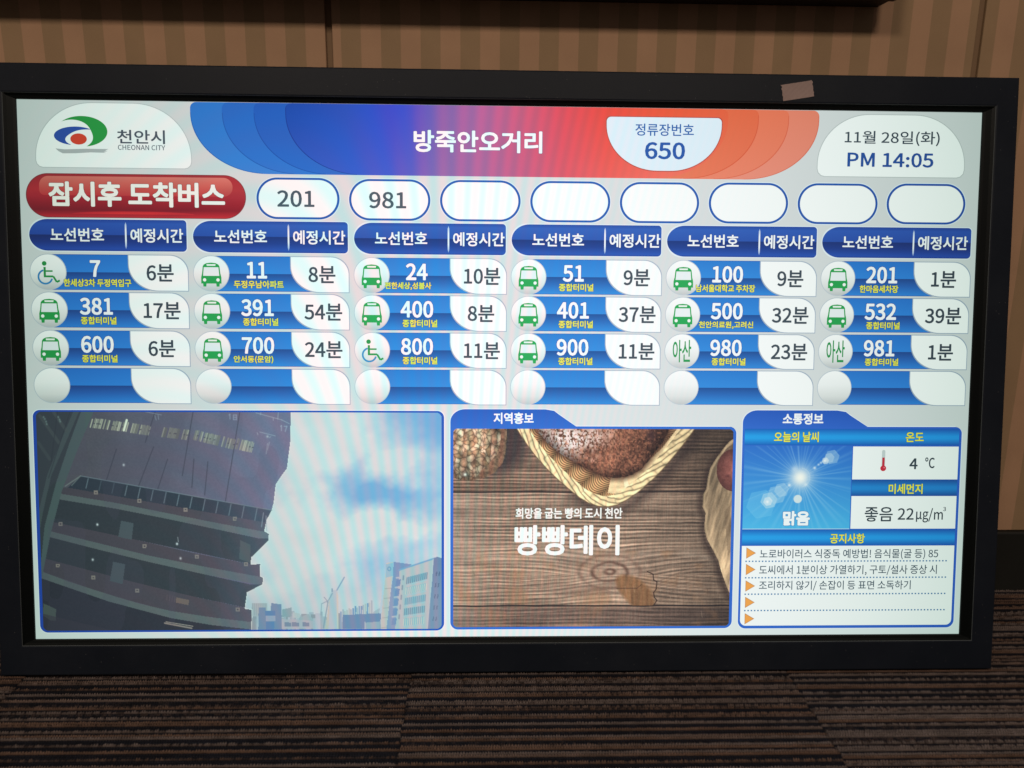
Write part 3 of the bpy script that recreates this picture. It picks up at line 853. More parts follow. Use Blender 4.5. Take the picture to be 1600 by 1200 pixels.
    # ---- the big building
    edge = [(454.5, 640), (453.6, 690), (448.5, 731), (441, 741), (431, 756), (428, 784), (424.5, 797), (417, 811), (413.2, 829), (420.5, 833), (419.5, 844), (393, 869.5), (392, 881), (407, 880), (406.5, 899), (411.8, 902), (410.5, 912), (386.5, 924), (383, 950), (394, 951.5), (393, 990), (50, 990), (50, 640)]
    body = inside(X, Y, edge)
    g = np.clip((X - 120) / 330, 0, 1)[..., None]
    bc = np.array([86, 83, 93.]) * (1 - g) + np.array([110, 112, 142.]) * g
    bc = bc * (0.94 + 0.14 * fbm(X / 40, Y / 60, 40, 4)[..., None]) + (vnoise(X / 1.7, Y / 1.7, 3)[..., None] - .5) * 7
    img[body] = bc[body]
    dE, s = polydist(X, Y, edge[:21]); paint(img, (np.clip(1.5 - dE, 0, 1)) * (~body), (226, 238, 232), .8)
    # panel joints on the upper sheet wall
    for (p, q) in (((243, 640), (227, 690)), ((240, 697), (216, 760)), ((182, 700), (166, 750)), ((302, 640), (285, 742)), ((375, 640), (352, 785)), ((262, 716), (246, 765)), ((303, 716), (300, 760)), ((325, 720), (320, 772))):
        L(p, q, 1.3, (52, 52, 66), .75)
    haze = np.clip((X - 330) / 120, 0, 1)
    def band(top, bot, c, al=1.0, grain=5):
        xs = [p[0] for p in top]; yt = np.interp(X, xs, [p[1] for p in top]); yb = np.interp(X, [p[0] for p in bot], [p[1] for p in bot])
        m = body & (Y > yt) & (Y < yb)
        cc = np.array(c, float) * (1 - .0) ; cc = cc[None, None] * (1 - haze[..., None] * .5) + np.array([112, 126, 156.]) * haze[..., None] * .5
        cc = cc + (vnoise(X / 1.9, Y / 1.9, 7)[..., None] - .5) * grain
        img[m] = img[m] * (1 - al) + cc[m] * al
    DARK = (50, 55, 61); PUR = (76, 69, 78); LEDGE = (96, 105, 106)
    band([(95, 770), (126, 742), (425, 796)], [(95, 772), (105, 762), (414, 816)], (46, 54, 66))
    band([(90, 760), (105, 760), (414, 815)], [(90, 770), (418, 832)], PUR)
    band([(90, 769), (180, 784), (260, 800), (340, 816), (421, 831)], [(90, 778), (180, 793), (260, 809), (340, 826), (421, 843)], LEDGE)
    band([(76, 776), (180, 793), (260, 809), (340, 826), (405, 840)], [(70, 811), (209, 841), (391, 880)], DARK)
    band([(70, 811), (209, 841), (300, 862), (395, 881)], [(70, 826), (235, 868), (412, 902)], PUR)
    band([(70, 826), (150, 846), (235, 867), (320, 884), (412, 901)], [(70, 835), (150, 856), (235, 877), (320, 896), (412, 914)], LEDGE)
    band([(60, 833), (150, 856), (235, 877), (320, 896), (392, 912)], [(60, 868), (202, 907), (300, 930), (384, 948)], DARK)
    band([(60, 868), (202, 906), (300, 930), (396, 951)], [(60, 889), (170, 928), (267, 954), (396, 972)], PUR)
    band([(60, 889), (110, 908), (170, 927), (220, 942), (267, 953), (330, 963), (396, 971)], [(60, 900), (110, 919), (170, 938), (220, 953), (267, 964), (330, 975), (396, 982)], LEDGE)
    band([(60, 900), (170, 938), (267, 964), (330, 975), (392, 982)], [(60, 990), (392, 990)], (44, 44, 54))
    for pts in ([(189.5, 812), (209, 816), (206, 842), (185, 837)], [(177, 876), (196, 880), (192, 911), (172, 906)], [(376, 843), (392, 850), (391, 878), (374, 872)]):
        P(pts, (78, 88, 94))
    L((126, 742), (425, 796), 1.3, (122, 136, 146), .9); L((126, 742), (102, 758), 1.4, (128, 136, 134)); L((126, 742), (112, 757), 1.2, (120, 130, 130))
    for k in range(14):
        x_ = 138 + k * 20.3; yy = 744 + (x_ - 126) * .18
        L((x_, yy), (x_ - 3.5, yy + 15 + k * .25), 1.2, (132, 150, 160), .85 if k not in (1, 2) else .4)
    for (cx, cy) in ((150, 768), (218, 781), (290, 795), (367, 809.5), (95, 817), (226, 852), (308, 868.5), (385, 880), (90.5, 882), (146, 901), (215, 921), (372, 951)):
        P([(cx - 3, cy - 3), (cx + 3, cy - 3), (cx + 3, cy + 3), (cx - 3, cy + 3)], (140, 130, 124)); P([(cx - 1.4, cy - 1), (cx + 1.4, cy - 1), (cx + 1.4, cy + 1), (cx - 1.4, cy + 1)], (84, 74, 80))
    for (cx, cy, al) in ((193.4, 725, .9), (152.4, 818, 1), (277, 848.4, 1), (145.3, 872.8, .9), (282.5, 871, .8)):
        paint(img, gauss(X, Y, cx, cy, 1.7, 2.0), (238, 246, 250), al)
    L((278, 838), (279, 845), 1, (150, 160, 165)); P([(276, 932), (296, 936), (295, 944), (275, 940)], (128, 108, 96), .8); L((258, 972), (300, 980), 2.4, (150, 138, 130)); L((260, 970), (302, 977), 1, (190, 180, 165))
    for k in range(9): L((262 + k * 4, 928 + k), (261 + k * 4, 936 + k), 1, (116, 98, 104), .5)
    # lit gaps between boards near the top
    def gaps(x0, y0, x1, y1, h, bright, seed, prob):
        r_ = np.random.RandomState(seed); n = int((x1 - x0) / 2.15)
        for i in range(n):
            t = i / n; x_ = x0 + (x1 - x0) * t; y_ = y0 + (y1 - y0) * t
            if r_.rand() > prob: continue
            b = bright * (.62 + .42 * r_.rand()); hh = h * (.84 + .16 * r_.rand()); st = (h - hh) * r_.rand()
            L((x_ + h * .28 - st * .28, y_ + st), (x_, y_ + h), 1.1 + .7 * r_.rand(), (b * .98, b, b * .88))
            if r_.rand() < .45: L((x_ + 1 + h * .13, y_ + h * .52), (x_ - 1 + h * .13, y_ + h * .55), 1.2, (70, 68, 80))
    gaps(141, 652, 199, 659, 14, 214, 5, .72); gaps(202, 660, 236, 665, 14, 200, 6, .85)
    L((198, 655), (193.5, 671), 3.4, (236, 244, 222))
    gaps(253, 666, 295, 671, 15, 170, 7, .78); gaps(296, 669, 366, 686, 15, 184, 8, .86); gaps(368, 684, 395, 690, 16, 182, 9, .92)
    # "18" / "17" painted on the wall and small marks
    def digits(s_, ox, oy, w, h, c, al):
        segs = {'1': [((.55, 0), (.55, 1)), ((.3, .18), (.55, 0))], '8': [((.15, .02), (.85, .02)), ((.15, .5), (.85, .5)), ((.15, .98), (.85, .98)), ((.12, .03), (.12, .97)), ((.88, .03), (.88, .97))], '7': [((.1, 0), (.9, 0)), ((.9, 0), (.4, 1))]}
        for i, ch in enumerate(s_):
            for p, q in segs[ch]:
                L((ox + i * w * 1.35 + p[0] * w, oy + p[1] * h + i * 1.2), (ox + i * w * 1.35 + q[0] * w, oy + q[1] * h + i * 1.2), 1.5, c, al)
    digits('18', 356, 646, 6, 7.5, (150, 162, 186), .85); digits('17', 437, 664, 5, 8, (150, 172, 190), .7)
    for (p, q) in (((227, 642), (252, 647)), ((242, 648), (244, 655)), ((247, 647), (248, 654)), ((406, 674), (430, 680)), ((418, 692), (416, 708)), ((421, 690), (418, 702)), ((402, 675), (403, 678)), ((423, 681), (421, 683)),
                   ((400, 644), (440, 655)), ((408, 640), (407, 647)), ((435, 642), (434, 654)), ((427, 652), (427, 656)), ((440, 655), (452, 661)), ((416, 805), (417, 828)), ((412, 800), (409, 822))):
        L(p, q, 1.2, (156, 170, 184), .7)
    paint(img, gauss(X, Y, 418, 681, 1.8, 1.8), (176, 190, 196), .9)
    # greenish structure at the far left
    P([(50, 640), (147, 640), (118, 700), (95, 762), (75, 830), (60, 900), (50, 900)], (54, 60, 64))
    P([(127, 640), (147, 640), (120, 704), (97, 765), (80, 830), (66, 900), (62, 900), (70, 820), (88, 752), (108, 692)], (82, 98, 98))
    P([(115, 640), (124, 640), (100, 696), (80, 742), (67, 800), (60, 842), (60, 800), (74, 740), (94, 690)], (72, 84, 84))
    for (p, q, w, c) in (((62, 648), (92, 690), 5, (76, 84, 82)), ((84, 643), (104, 672), 5, (76, 84, 82)), ((60, 690), (78, 716), 5, (70, 78, 78)), ((90, 640), (80, 720), 1.2, (40, 44, 50)), ((110, 640), (76, 745), 1.2, (40, 44, 50))):
        L(p, q, w, c, .7)
    for (x_, y_) in ((68, 650), (70, 653), (72, 657), (73, 661), (91, 650), (93, 654), (94, 657)): paint(img, gauss(X, Y, x_, y_, 1.3, 1.6), (140, 168, 160), .8)
    P([(68, 941), (78, 945), (88, 950), (88, 968), (80, 968), (68, 960)], (82, 92, 86))
    P([(60, 955), (140, 975), (180, 984), (180, 990), (60, 990)], (58, 52, 62), .6)
    paint(img, body & (vnoise(X / 30, Y / 60, 77) > .55), (88, 80, 104), .16)
    img = img * 0.90 + np.array([22, 25, 26.])
    return gx, gy, img

def advert_picture():
    gx, gy, X, Y = picture_grid(852, 1428.5, 645.5, 1060, 0.95)
    # ---- planks
    base = np.array([162, 136, 116.])
    warp = 14 * np.exp(-(((X - 965) / 85) ** 2 + ((Y - 900) / 46) ** 2))
    yy = Y + warp * np.sign(Y - 898) + 3 * (fbm(X / 60, Y / 30, 2, 3) - .5)
    gr = fbm(X / 70, yy / 2.2, 11, 4); gr2 = 0.5 + 0.5 * np.sin(yy * 1.15 + 4 * fbm(X / 90, yy / 14, 21, 2))
    fine = fbm(X / 9, Y / 1.1, 31, 2); vert = fbm(X / 1.6, Y / 26, 41, 3)
    v = 0.58 + 0.60 * gr + 0.32 * (gr2 - .5) + 0.16 * (fine - .5) + 0.18 * (vert - .5)
    img = base * v[..., None]
    top = Y < 768
    rings = 0.5 + 0.5 * np.sin(yy * 1.25 + 3 * fbm(X / 80, yy / 20, 51, 2))
    img = np.where(((Y > 790) & (Y < 845))[..., None], img * (0.86 + 0.2 * rings[..., None] * np.clip((X - 760) / 200, 0.35, 1)[..., None]), img)
    img = np.where(top[..., None], img * np.array([.80, .78, .77]) * (0.88 + .2 * rings[..., None]), img)
    img = np.where((Y > 945.5)[..., None], img * np.array([.74, .72, .74]), img)
    # sheen of the left side, darker right side
    paint(img, np.clip((790 - X) / 80, 0, 1) * (Y > 768) * .8, (164, 148, 134), .45)
    img *= (1 - 0.30 * np.clip((X - 985) / 140, 0, 1))[..., None]
    img *= (1 - 0.16 * np.clip((X - 1000) / 140, 0, 1) * np.clip((800 - Y) / 100, 0, 1))[..., None]
    img *= (0.84 + .32 * fbm(X / 60, Y / 16, 131, 3))[..., None]
    paint(img, np.clip(1 - np.abs(Y - 868) / 16, 0, 1) * np.clip((fbm(X / 40, Y / 9, 133, 3) - .35) * 3, 0, 1), (168, 150, 134), .45)
    warm = np.clip((fbm(X / 26, Y / 26, 61, 3) - .52) * 4, 0, 1) * (Y > 860); paint(img, warm, (150, 108, 74), .35)
    def L(p, q, w, c, al=1.0):
        d, t = segdist(X, Y, p, q); paint(img, np.clip(w / 2 + .5 - d, 0, 1), c, al)
    def P(pts, c, al=1.0): paint(img, inside(X, Y, pts), c, al)
    wl = 768.5 + 1.0 * (vnoise(X / 30, Y * 0, 3) - .5)
    paint(img, np.clip(1.7 - np.abs(Y - wl), 0, 1), (44, 36, 34), .95)
    wl = 946 + 1.2 * (vnoise(X / 24, Y * 0, 4) - .5)
    paint(img, np.clip(1.6 - np.abs(Y - wl), 0, 1), (40, 32, 30), .95); paint(img, np.clip(1.2 - np.abs(Y - wl - 2.6), 0, 1), (176, 146, 120), .4)
    # knot
    rad = np.hypot((X - 953) / 62, (Y - 893) / 34) + .10 * (fbm(X / 26, Y / 14, 71, 3) - .5)
    kf = np.exp(-(rad / .82) ** 4) * ~((X > 990) & (Y > 912)) * (Y < 944)
    ring = (0.5 + 0.5 * np.sin(rad * 19 - .6)) ** 3 * (.45 + .9 * fbm(X / 18, Y / 10, 73, 2))
    paint(img, kf * .8, (152, 128, 112), .55); paint(img, kf * ring, (80, 56, 46), .8)
    kn = inside(X, Y, [(962, 900), (972, 896), (990, 898), (1004, 906), (1018, 920), (1022, 932), (1026, 940), (1020, 946), (985, 946), (972, 932), (964, 920), (960, 908)])
    kc = np.array([128, 92, 62.]) * (0.72 + .5 * fbm(X / 4, Y / 30, 81, 3))[..., None]
    ke = np.clip(polydist(X, Y, [(962, 900), (972, 896), (990, 898), (1004, 906), (1018, 920), (1022, 932), (1026, 940)])[0] / 5, 0, 1) * np.clip(polydist(X, Y, [(985, 946), (972, 932), (964, 920), (960, 908), (962, 900)])[0] / 5, 0, 1)
    ke = (kn * (.25 + .75 * ke))[..., None] * .9; img[...] = img * (1 - ke) + kc * ke
    L((964, 919), (996, 919), 1.2, (70, 48, 36), .8); L((996, 919), (1003, 913), 1.2, (80, 56, 42), .7)
    for p, q in zip([(1012, 893), (1021, 897), (1022, 906), (1027, 909), (1026, 920), (1022, 926), (1023, 933), (1027, 938), (1022, 946)][:-1], [(1021, 897), (1022, 906), (1027, 909), (1026, 920), (1022, 926), (1023, 933), (1027, 938), (1022, 946)]): L(p, q, 1.5, (48, 34, 28), .9)
    for k in range(9):   # grain fanning out past the knot
        L((1030, 940 - k * 4), (1142, 936 - k * 9 - 3 * math.sin(k)), 1.1, (88, 66, 56), .4); L((960 - k * 3, 925 - k * 1.0), (720, 938 - k * 5.5), 1.1, (96, 74, 64), .35)
    rs = np.random.RandomState(8)
    for k in range(60):
        x_ = 712 + rs.rand() * 420; y_ = 775 + rs.rand() * 200; L((x_, y_), (x_ + rs.rand() * 2, y_ + 3 + rs.rand() * 9), .9, [(80, 58, 48), (176, 150, 128)][k % 2], .35)
    # ---- seeded roll, upper left
    sh = np.clip(1 - np.hypot((X - 775) / 62, (Y - 690) / 62), 0, 1); paint(img, np.clip(sh * 2.4, 0, 1), (50, 42, 44), .8)
    roll = [(700, 660), (790, 660), (792, 680), (791, 700), (786, 722), (774, 738), (758, 747), (740, 751), (722, 750), (705, 744)]
    wob = 2.2 * (vnoise(X / 7, Y / 7, 5) - .5)
    rm = inside(X + wob, Y + wob, roll)
    # chunky seeds: nearest random centre
    rs = np.random.RandomState(2); n = 130; sx = 704 + rs.rand(n) * 92; sy = 664 + rs.rand(n) * 90; tone = rs.rand(n)
    d1 = np.full(X.shape, 1e9); d2 = d1.copy(); id_ = np.zeros(X.shape, int)
    sub = (X < 800) & (Y < 760)
    xs_, ys_ = X[sub], Y[sub]; b1 = np.full(xs_.shape, 1e9); b2 = b1.copy(); bi = np.zeros(xs_.shape, int)
    xw_ = xs_ + 7 * (fbm(xs_ / 9, ys_ / 9, 61, 4) - .5); yw_ = ys_ + 7 * (fbm(xs_ / 9, ys_ / 9, 62, 4) - .5)
    for i in range(n):
        d = np.hypot((xw_ - sx[i]) * 1.25, yw_ - sy[i]); m = d < b1
        b2 = np.where(m, b1, np.minimum(b2, d)); bi = np.where(m, i, bi); b1 = np.where(m, d, b1)
    cell = np.clip((b2 - b1) / 2.2, 0, 1); tn = tone[bi]
    tn = np.clip(tn * .8 + .5 * (fbm(xs_ / 3, ys_ / 3, 66, 3) - .4), 0, 1)
    cc = np.stack([150 + 84 * tn, 114 + 98 * tn, 84 + 96 * tn], -1) * (0.66 + .36 * cell)[:, None] * (1.10 - .045 * b1)[:, None]
    lit = np.clip(1.2 - np.hypot((xs_ - 735) / 70, (ys_ - 690) / 66), 0.34, 1.0)[:, None]
    full = img[sub]; ms = rm[sub]
    full[ms] = (cc * (0.42 + .66 * lit))[ms]; img[sub] = full
    crust = inside(X, Y, [(792, 672), (791, 700), (786, 722), (774, 738), (758, 747), (740, 751), (745, 744), (752, 735), (764, 725), (776, 708), (782, 690), (783, 670)])
    cr = np.array([112, 86, 68.]) * (.62 + .75 * fbm(X / 3.5, Y / 3.5, 15, 3))[..., None]; img[crust & rm] = cr[crust & rm]
    for (cx, cy) in ((773, 707), (775, 690)):
        r_ = np.hypot(X - cx, (Y - cy) * 1.1); paint(img, np.clip(1 - np.abs(r_ - 5) / 1.3, 0, 1), (176, 130, 104), .6); paint(img, np.clip(1 - r_ / 4, 0, 1), (92, 56, 48), .7)
    paint(img, gauss(X, Y, 727, 741, 5.4, 5), (46, 44, 40), .95); paint(img, gauss(X, Y, 727, 741, 2.7, 2.6), (206, 222, 204), 1)
    # ---- basket
    outer = [(804, 664), (815, 682), (830, 704), (845, 722), (860, 738), (875, 752), (890, 765), (905, 777), (920, 786), (935, 791), (950, 792), (965, 789), (980, 781), (995, 771), (1010, 759), (1025, 745), (1040, 729), (1055, 711), (1068, 695), (1080, 679), (1090, 664)]
    inner = [(824, 664), (835, 683), (848, 700), (862, 716), (876, 730), (890, 743), (903, 754), (915, 764), (928, 771), (942, 775), (956, 774), (970, 768), (984, 758), (998, 746), (1012, 733), (1026, 718), (1039, 702), (1051, 687), (1062, 672), (1066, 664)]
    paint(img, np.clip(1 - polydist(X, Y, [(p[0] + 6, p[1] + 7) for p in outer[6:]])[0] / 16, 0, 1), (46, 36, 34), .55)
    ob = inside(X, Y, outer); ib = inside(X, Y, inner)
    # inside walls: coils of wicker between upright ribs
    u = (X - 830) * .64 + (Y - 664) * .77; w = -(X - 830) * .77 + (Y - 664) * .64
    lobe = np.abs(np.sin(u * math.pi / 31 + .25)); ww = w - 9 * lobe
    coil = 0.5 + 0.5 * np.sin(ww * 1.75)
    ins = np.array([222, 172, 120.]) * (0.46 + .56 * coil)[..., None] * (0.62 + .42 * lobe)[..., None]
    img[ib] = ins[ib]
    glow = inside(X, Y, [(955, 745), (1000, 732), (1035, 700), (1060, 668), (1066, 670), (1040, 706), (1012, 738), (984, 762), (966, 772), (950, 770)])
    gl = np.array([230, 204, 158.]) * (.80 + .3 * fbm(X / 12, Y / 5, 91, 3))[..., None]; img[glow & ib] = gl[glow & ib]
    P([(974, 748), (980, 747), (984, 762), (977, 764)], (244, 228, 190), .6)
    # bread in the basket
    loaf = [(830, 660), (842, 676), (856, 692), (874, 707), (892, 718), (908, 728), (924, 736), (940, 743), (958, 747), (975, 746), (990, 741), (1002, 734), (1012, 722), (1022, 708), (1034, 694), (1044, 676), (1048, 660)]
    wob = 2.4 * (vnoise(X / 6, Y / 6, 55) - .5)
    lm = inside(X, Y + wob, loaf)
    paint(img, np.clip(1 - polydist(X, Y, loaf)[0] / 9, 0, 1) * ib, (62, 40, 32), .75)
    sp = fbm(X / 2.0, Y / 2.6, 17, 3); big = fbm(X / 18, Y / 16, 18, 3)
    flour = np.clip(1.25 - np.hypot((X - 885) / 62, (Y - 684) / 34) + (big - .5) * 1.0, 0, 1) * np.clip((sp - .34) * 5, 0, 1)
    lc = np.array([136, 90, 70.]) * (0.42 + .95 * sp)[..., None]
    lc = lc * (.70 + .6 * big)[..., None] * (1 - .38 * np.clip((X - 960) / 70, 0, 1))[..., None]
    lc = lc * (1 - flour[..., None]) + np.array([214, 202, 196.]) * flour[..., None]
    sp2 = np.clip((fbm(X / 3.3, Y / 3.3, 27, 2) - .60) * 6, 0, 1)[..., None]; lc = lc * (1 - .5 * sp2) + np.array([190, 128, 96.]) * .5 * sp2
    dl, s_ = polydist(X, Y, loaf); lc = lc * (0.55 + .45 * np.clip(dl / 16, 0, 1))[..., None]
    img[lm] = lc[lm]
    paint(img, gauss(X, Y, 1018, 680, 7, 12) * lm, (58, 40, 40), .8)
    # braided rim
    rim = ob & ~ib
    dmid, arc = polydist(X, Y, [((p[0] + q[0]) / 2, (p[1] + q[1]) / 2) for p, q in zip(outer, inner[:1] * 1 + inner)])
    do, ao = polydist(X, Y, outer); di, ai = polydist(X, Y, inner)
    t = do / (do + di + 1e-6)
    tt = t * 2.3 + ao / 25.0 + .5 * (vnoise(ao / 14, t * 3, 29) - .5)                       # strands running almost along the rim, slowly winding across it
    row = np.floor(tt); across = np.sin(math.pi * (tt - row))
    end = np.abs(np.sin(ao * math.pi / 29 + row * 1.25))
    shade = (.44 + .58 * np.clip(across * 1.2, 0, 1) ** .6) * np.clip(.82 + end * .6, .8, 1) * (.84 + .24 * vnoise(ao / 9, row * 3.3 + .5, 19))
    rc = np.array([242, 216, 166.]) * shade[..., None] * (1 - .16 * np.clip((X - 1000) / 90, 0, 1))[..., None]
    rc *= np.clip(.45 + do / 3.0, .45, 1)[..., None]
    img[rim] = rc[rim]
    d_, s_ = polydist(X, Y, outer); paint(img, np.clip(1.2 - d_, 0, 1), (104, 78, 56), .55)
    # ---- cloth and potato, right edge
    cloth = [(1150, 684), (1140, 690), (1130, 702), (1118, 718), (1110, 732), (1106, 748), (1104, 764), (1099, 772), (1098, 792), (1103, 802), (1101, 826), (1105, 842), (1116, 862), (1123, 876), (1128, 894), (1135, 914), (1142, 930), (1150, 935)]
    paint(img, np.clip(1 - polydist(X, Y, [(p[0] - 3, p[1] + 4) for p in cloth])[0] / 9, 0, 1), (48, 36, 32), .6)
    cm = inside(X, Y, cloth)
    fold = fbm((X + .25 * Y) / 5.5, Y / 34, 35, 4)
    cl = np.array([152, 130, 104.]) * (0.52 + .95 * fold)[..., None] * (.86 + .3 * np.clip((Y - 780) / 110, 0, 1))[..., None]
    img[cm] = cl[cm]
    dc, s_ = polydist(X, Y, cloth); paint(img, np.clip(1 - np.abs(dc - 2.5) / 2.2, 0, 1) * cm, (190, 166, 132), .55)
    P([(1122, 735), (1126, 716), (1134, 702), (1150, 690), (1150, 700), (1136, 716), (1126, 742)], (66, 50, 44), .5)
    po = np.hypot((X - 1146) / 26, (Y - 735) / 33); pc = np.array([136, 84, 76.]) * (1.12 - .5 * po)[..., None] * (.85 + .3 * fbm(X / 5, Y / 5, 45, 3))[..., None]
    img[po < 1] = pc[po < 1]; paint(img, gauss(X, Y, 1137, 744, 4, 2.5), (70, 40, 40), .6)
    P([(1132, 800), (1140, 790), (1146, 850), (1138, 870)], (104, 86, 68), .45)
    img += (vnoise(X / 1.3, Y / 1.3, 99)[..., None] - .5) * 12
    img *= 1.15
    return gx, gy, img

def sun_picture(x0, x1, y0, y1):
    gx, gy = np.meshgrid(np.linspace(x0, x1, 190), np.linspace(y0, y1, 150))
    cx, cy = 1570.5, 746
    t = (gy - y0) / (y1 - y0)
    img = np.array([52, 120, 208.]) * (1 - t[..., None]) + np.array([84, 190, 236.]) * t[..., None]
    dx, dy = gx - cx, gy - cy; r = np.hypot(dx, dy); an = np.arctan2(dy, dx)
    rays = np.zeros_like(r); rs = np.random.RandomState(3)
    for k in range(46):
        a0 = -math.pi + 2 * math.pi * (k + rs.rand() * .8) / 46; w = .010 + .030 * rs.rand(); s = .25 + .75 * rs.rand()
        d = np.abs((an - a0 + math.pi) % (2 * math.pi) - math.pi); rays += s * np.exp(-(d / w) ** 2)
    rays = np.clip(rays, 0, 1.2) * np.clip(1 - r / 150, 0, 1) ** .8 * np.clip(.35 + r / 40, 0, 1)
    paint(img, rays, (190, 226, 246), .52)
    paint(img, np.exp(-(r / 30) ** 2), (226, 236, 240), .75); paint(img, np.exp(-(r / 15) ** 2), (252, 252, 244), 1.0)
    paint(img, np.clip(1 - np.abs(r - 20) / 1.2, 0, 1) * (dx > 3), (214, 230, 240), .5)
    def hexa(hx, hy, R, c, al, rot=0.2):
        a_ = (np.arctan2(gy - hy, gx - hx) + rot) % (math.pi / 3) - math.pi / 6
        d = np.hypot(gx - hx, gy - hy) * np.cos(a_)
        paint(img, np.clip((R - d) / 1.5 + .5, 0, 1), c, al); paint(img, np.clip(1 - np.abs(d - R) / 1.2, 0, 1), c, al * .9)
    hexa(1490, 802, 27, (128, 206, 240), .35); hexa(1506, 794, 15, (200, 228, 240), .5); hexa(1522, 782, 17, (190, 222, 238), .4); hexa(1532, 772, 13, (200, 226, 240), .4); hexa(1504, 796, 8, (230, 240, 244), .6)
    hexa(1636, 703, 13, (170, 206, 232), .55); hexa(1630, 705, 9, (196, 220, 236), .5); hexa(1622, 711, 6, (224, 236, 242), .7)
    for (x_, y_, R, al) in ((1600, 726, 3, .8), (1608, 719, 2.2, .7), (1613, 715, 2.4, .7), (1503, 797, 3, .9), (1548, 762, 3.4, .8), (1621, 711, 3.2, .95), (1582, 761, 3.6, .55), (1558, 728, 6, .4)):
        paint(img, np.exp(-(np.hypot(gx - x_, gy - y_) / R) ** 2), (246, 250, 250), al)
    rr = np.hypot(gx - 1566.5, gy - 791); paint(img, np.clip(9.2 - rr, 0, 1), (216, 232, 236), 1)
    return gx, gy, img

# ---- live street picture panel
a = Art()
a.poly(rrect(7.8, 607.6, 835.2, 1068.6, 16, 16, 18, 18), (236, 244, 248), 1)
a.poly(rrect(9.6, 609.4, 833.2, 1066.8, 14, 14, 16, 16), (38, 92, 190), 2)
cp = a.build('street_camera_panel', root, loc=OFF)
gx, gy, img = camera_picture()
picture_object('street_picture', gx, gy, img, 3, cp, 10)

# ---- local promotion panel
def tab_panel(x0, yt, xt, xd, yp, x1, y1, g=0.0):
    p = earc(x0 + 30, yt + 26, 30 + g, 26 + g, 180, 270, 10)
    p += [(xt - 18, yt - g)] + [(xt, yt + 3 - g), (xt + 8, yt + 9 - g * .8)] + [(xd, yp - g)]
    p += earc(x1 - 14, yp + 14, 14 + g, 14 + g, 270, 360, 8) + earc(x1 - 16, y1 - 16, 16 + g, 16 + g, 0, 90, 8) + earc(x0 + 16, y1 - 16, 16 + g, 16 + g, 90, 180, 8)
    return p
def tab_fill(a, x0, yt, xt, xd, yp, x1, y1, layer):
    # convex pieces: tab + body
    for g, c1, c2, l in ((1.8, (234, 242, 248), (234, 242, 248), layer), (0, (44, 96, 192), (54, 112, 208), layer + 1)):
        tab = earc(x0 + 30, yt + 26, 30 + g, 26 + g, 180, 270, 10) + [(xt - 18, yt - g), (xt, yt + 3 - g), (xt + 9, yt + 10 - g), (xd + g * .5, yp - g * .3), (xd + g * .5, yp + 3), (x0 - g, yp + 3)]
        a.vgrad(tab, [(yt - 4, c1), (yp + 4, c2)], l)
        a.poly(rrect(x0 - g, yp + (-g if False else 0) + .0, x1 + g, y1 + g, 0.001, 14 + g, 16 + g, 16 + g), c2, l)
        if g: a.poly([(xd - 4, yp - g), (x1 - 14, yp - g), (x1 - 14, yp + 1), (xd - 4, yp + 1)], c1, l)
a = Art(); tab_fill(a, 846, 605.6, 1058, 1103, 640.4, 1434.6, 1065, 1)
ad = a.build('promotion_panel', root, loc=OFF)
gx, gy, img = advert_picture(); picture_object('bread_picture', gx, gy, img, 3, ad, 9)
a = Art()
text(a, '지역홍보', (248, 250, 252), 5, x0=934, x1=1016, y0=612, y1=635.5, bold=0.032)
a.build('tab_title', ad); a = Art()
text(a, '희망을 굽는 빵의 도시 천안', (248, 246, 240), 5, x0=980, x1=1201, y0=809, y1=832, bold=0.034, outline=(96, 76, 64), ow=0.02)
a.build('slogan', ad); a = Art()
text(a, '빵빵데이', (250, 250, 248), 5, x0=978, x1=1196, y0=845, y1=909, bold=0.030)
a.build('event_title', ad)

# ---- weather and notices panel
a = Art(); tab_fill(a, 1447.5, 606.2, 1662, 1708.5, 640, 1907.4, 1066, 1)
wp = a.build('weather_panel', root, loc=OFF)
def bar(a, x0, x1, y0, y1, l, c0=(28, 104, 192), c1=(40, 166, 236)):
    m = (y0 + y1) / 2
    a.vgrad([(x0, y0), (x1, y0), (x1, y1), (x0, y1)], [(y0, c0), (m - 2, c1), (m + 3, c1), (y1, c0)], l)
a = Art()
bar(a, 1452, 1902, 644.5, 678.5, 3); bar(a, 1679, 1902, 750.5, 784.5, 3, (26, 92, 170), (38, 146, 216)); bar(a, 1452, 1902, 855.5, 889, 3)
a.poly([(1679.5, 681), (1902, 681), (1902, 750), (1679.5, 750)], (248, 251, 251), 3)
a.poly([(1679.5, 785), (1902, 785), (1902, 854), (1679.5, 854)], (248, 251, 251), 3)
a.poly(rrect(1452, 890, 1902, 1060, 0.001, 0.001, 12, 12), (248, 251, 251), 3)
a.poly([(1452, 853.4), (1677.5, 853.4), (1677.5, 855), (1452, 855)], (180, 220, 240), 3)
a.build('cells', wp)
gx, gy, img = sun_picture(1452, 1677.5, 679.5, 853.4); picture_object('sun_picture', gx, gy, img, 4, wp)
a = Art()   # thermometer
a.poly(rrect(1740.5, 688, 1747.5, 724, 3.5, 3.5, 0.001, 0.001), (206, 216, 216), 4); a.poly([(1741.5, 704), (1746.5, 704), (1746.5, 726), (1741.5, 726)], (206, 52, 72), 5)
a.poly(earc(1744, 726.5, 6.2, 6, 0, 360, 20)[:-1], (210, 50, 70), 6); a.poly(earc(1745.8, 725, 1.6, 1.6, 0, 360, 10)[:-1], (236, 140, 150), 7)
a.build('thermometer', wp)
a = Art()
text(a, '소통정보', (248, 250, 252), 5, x0=1530, x1=1615, y0=612, y1=635.5, bold=0.034)
a.build('tab_title', wp)
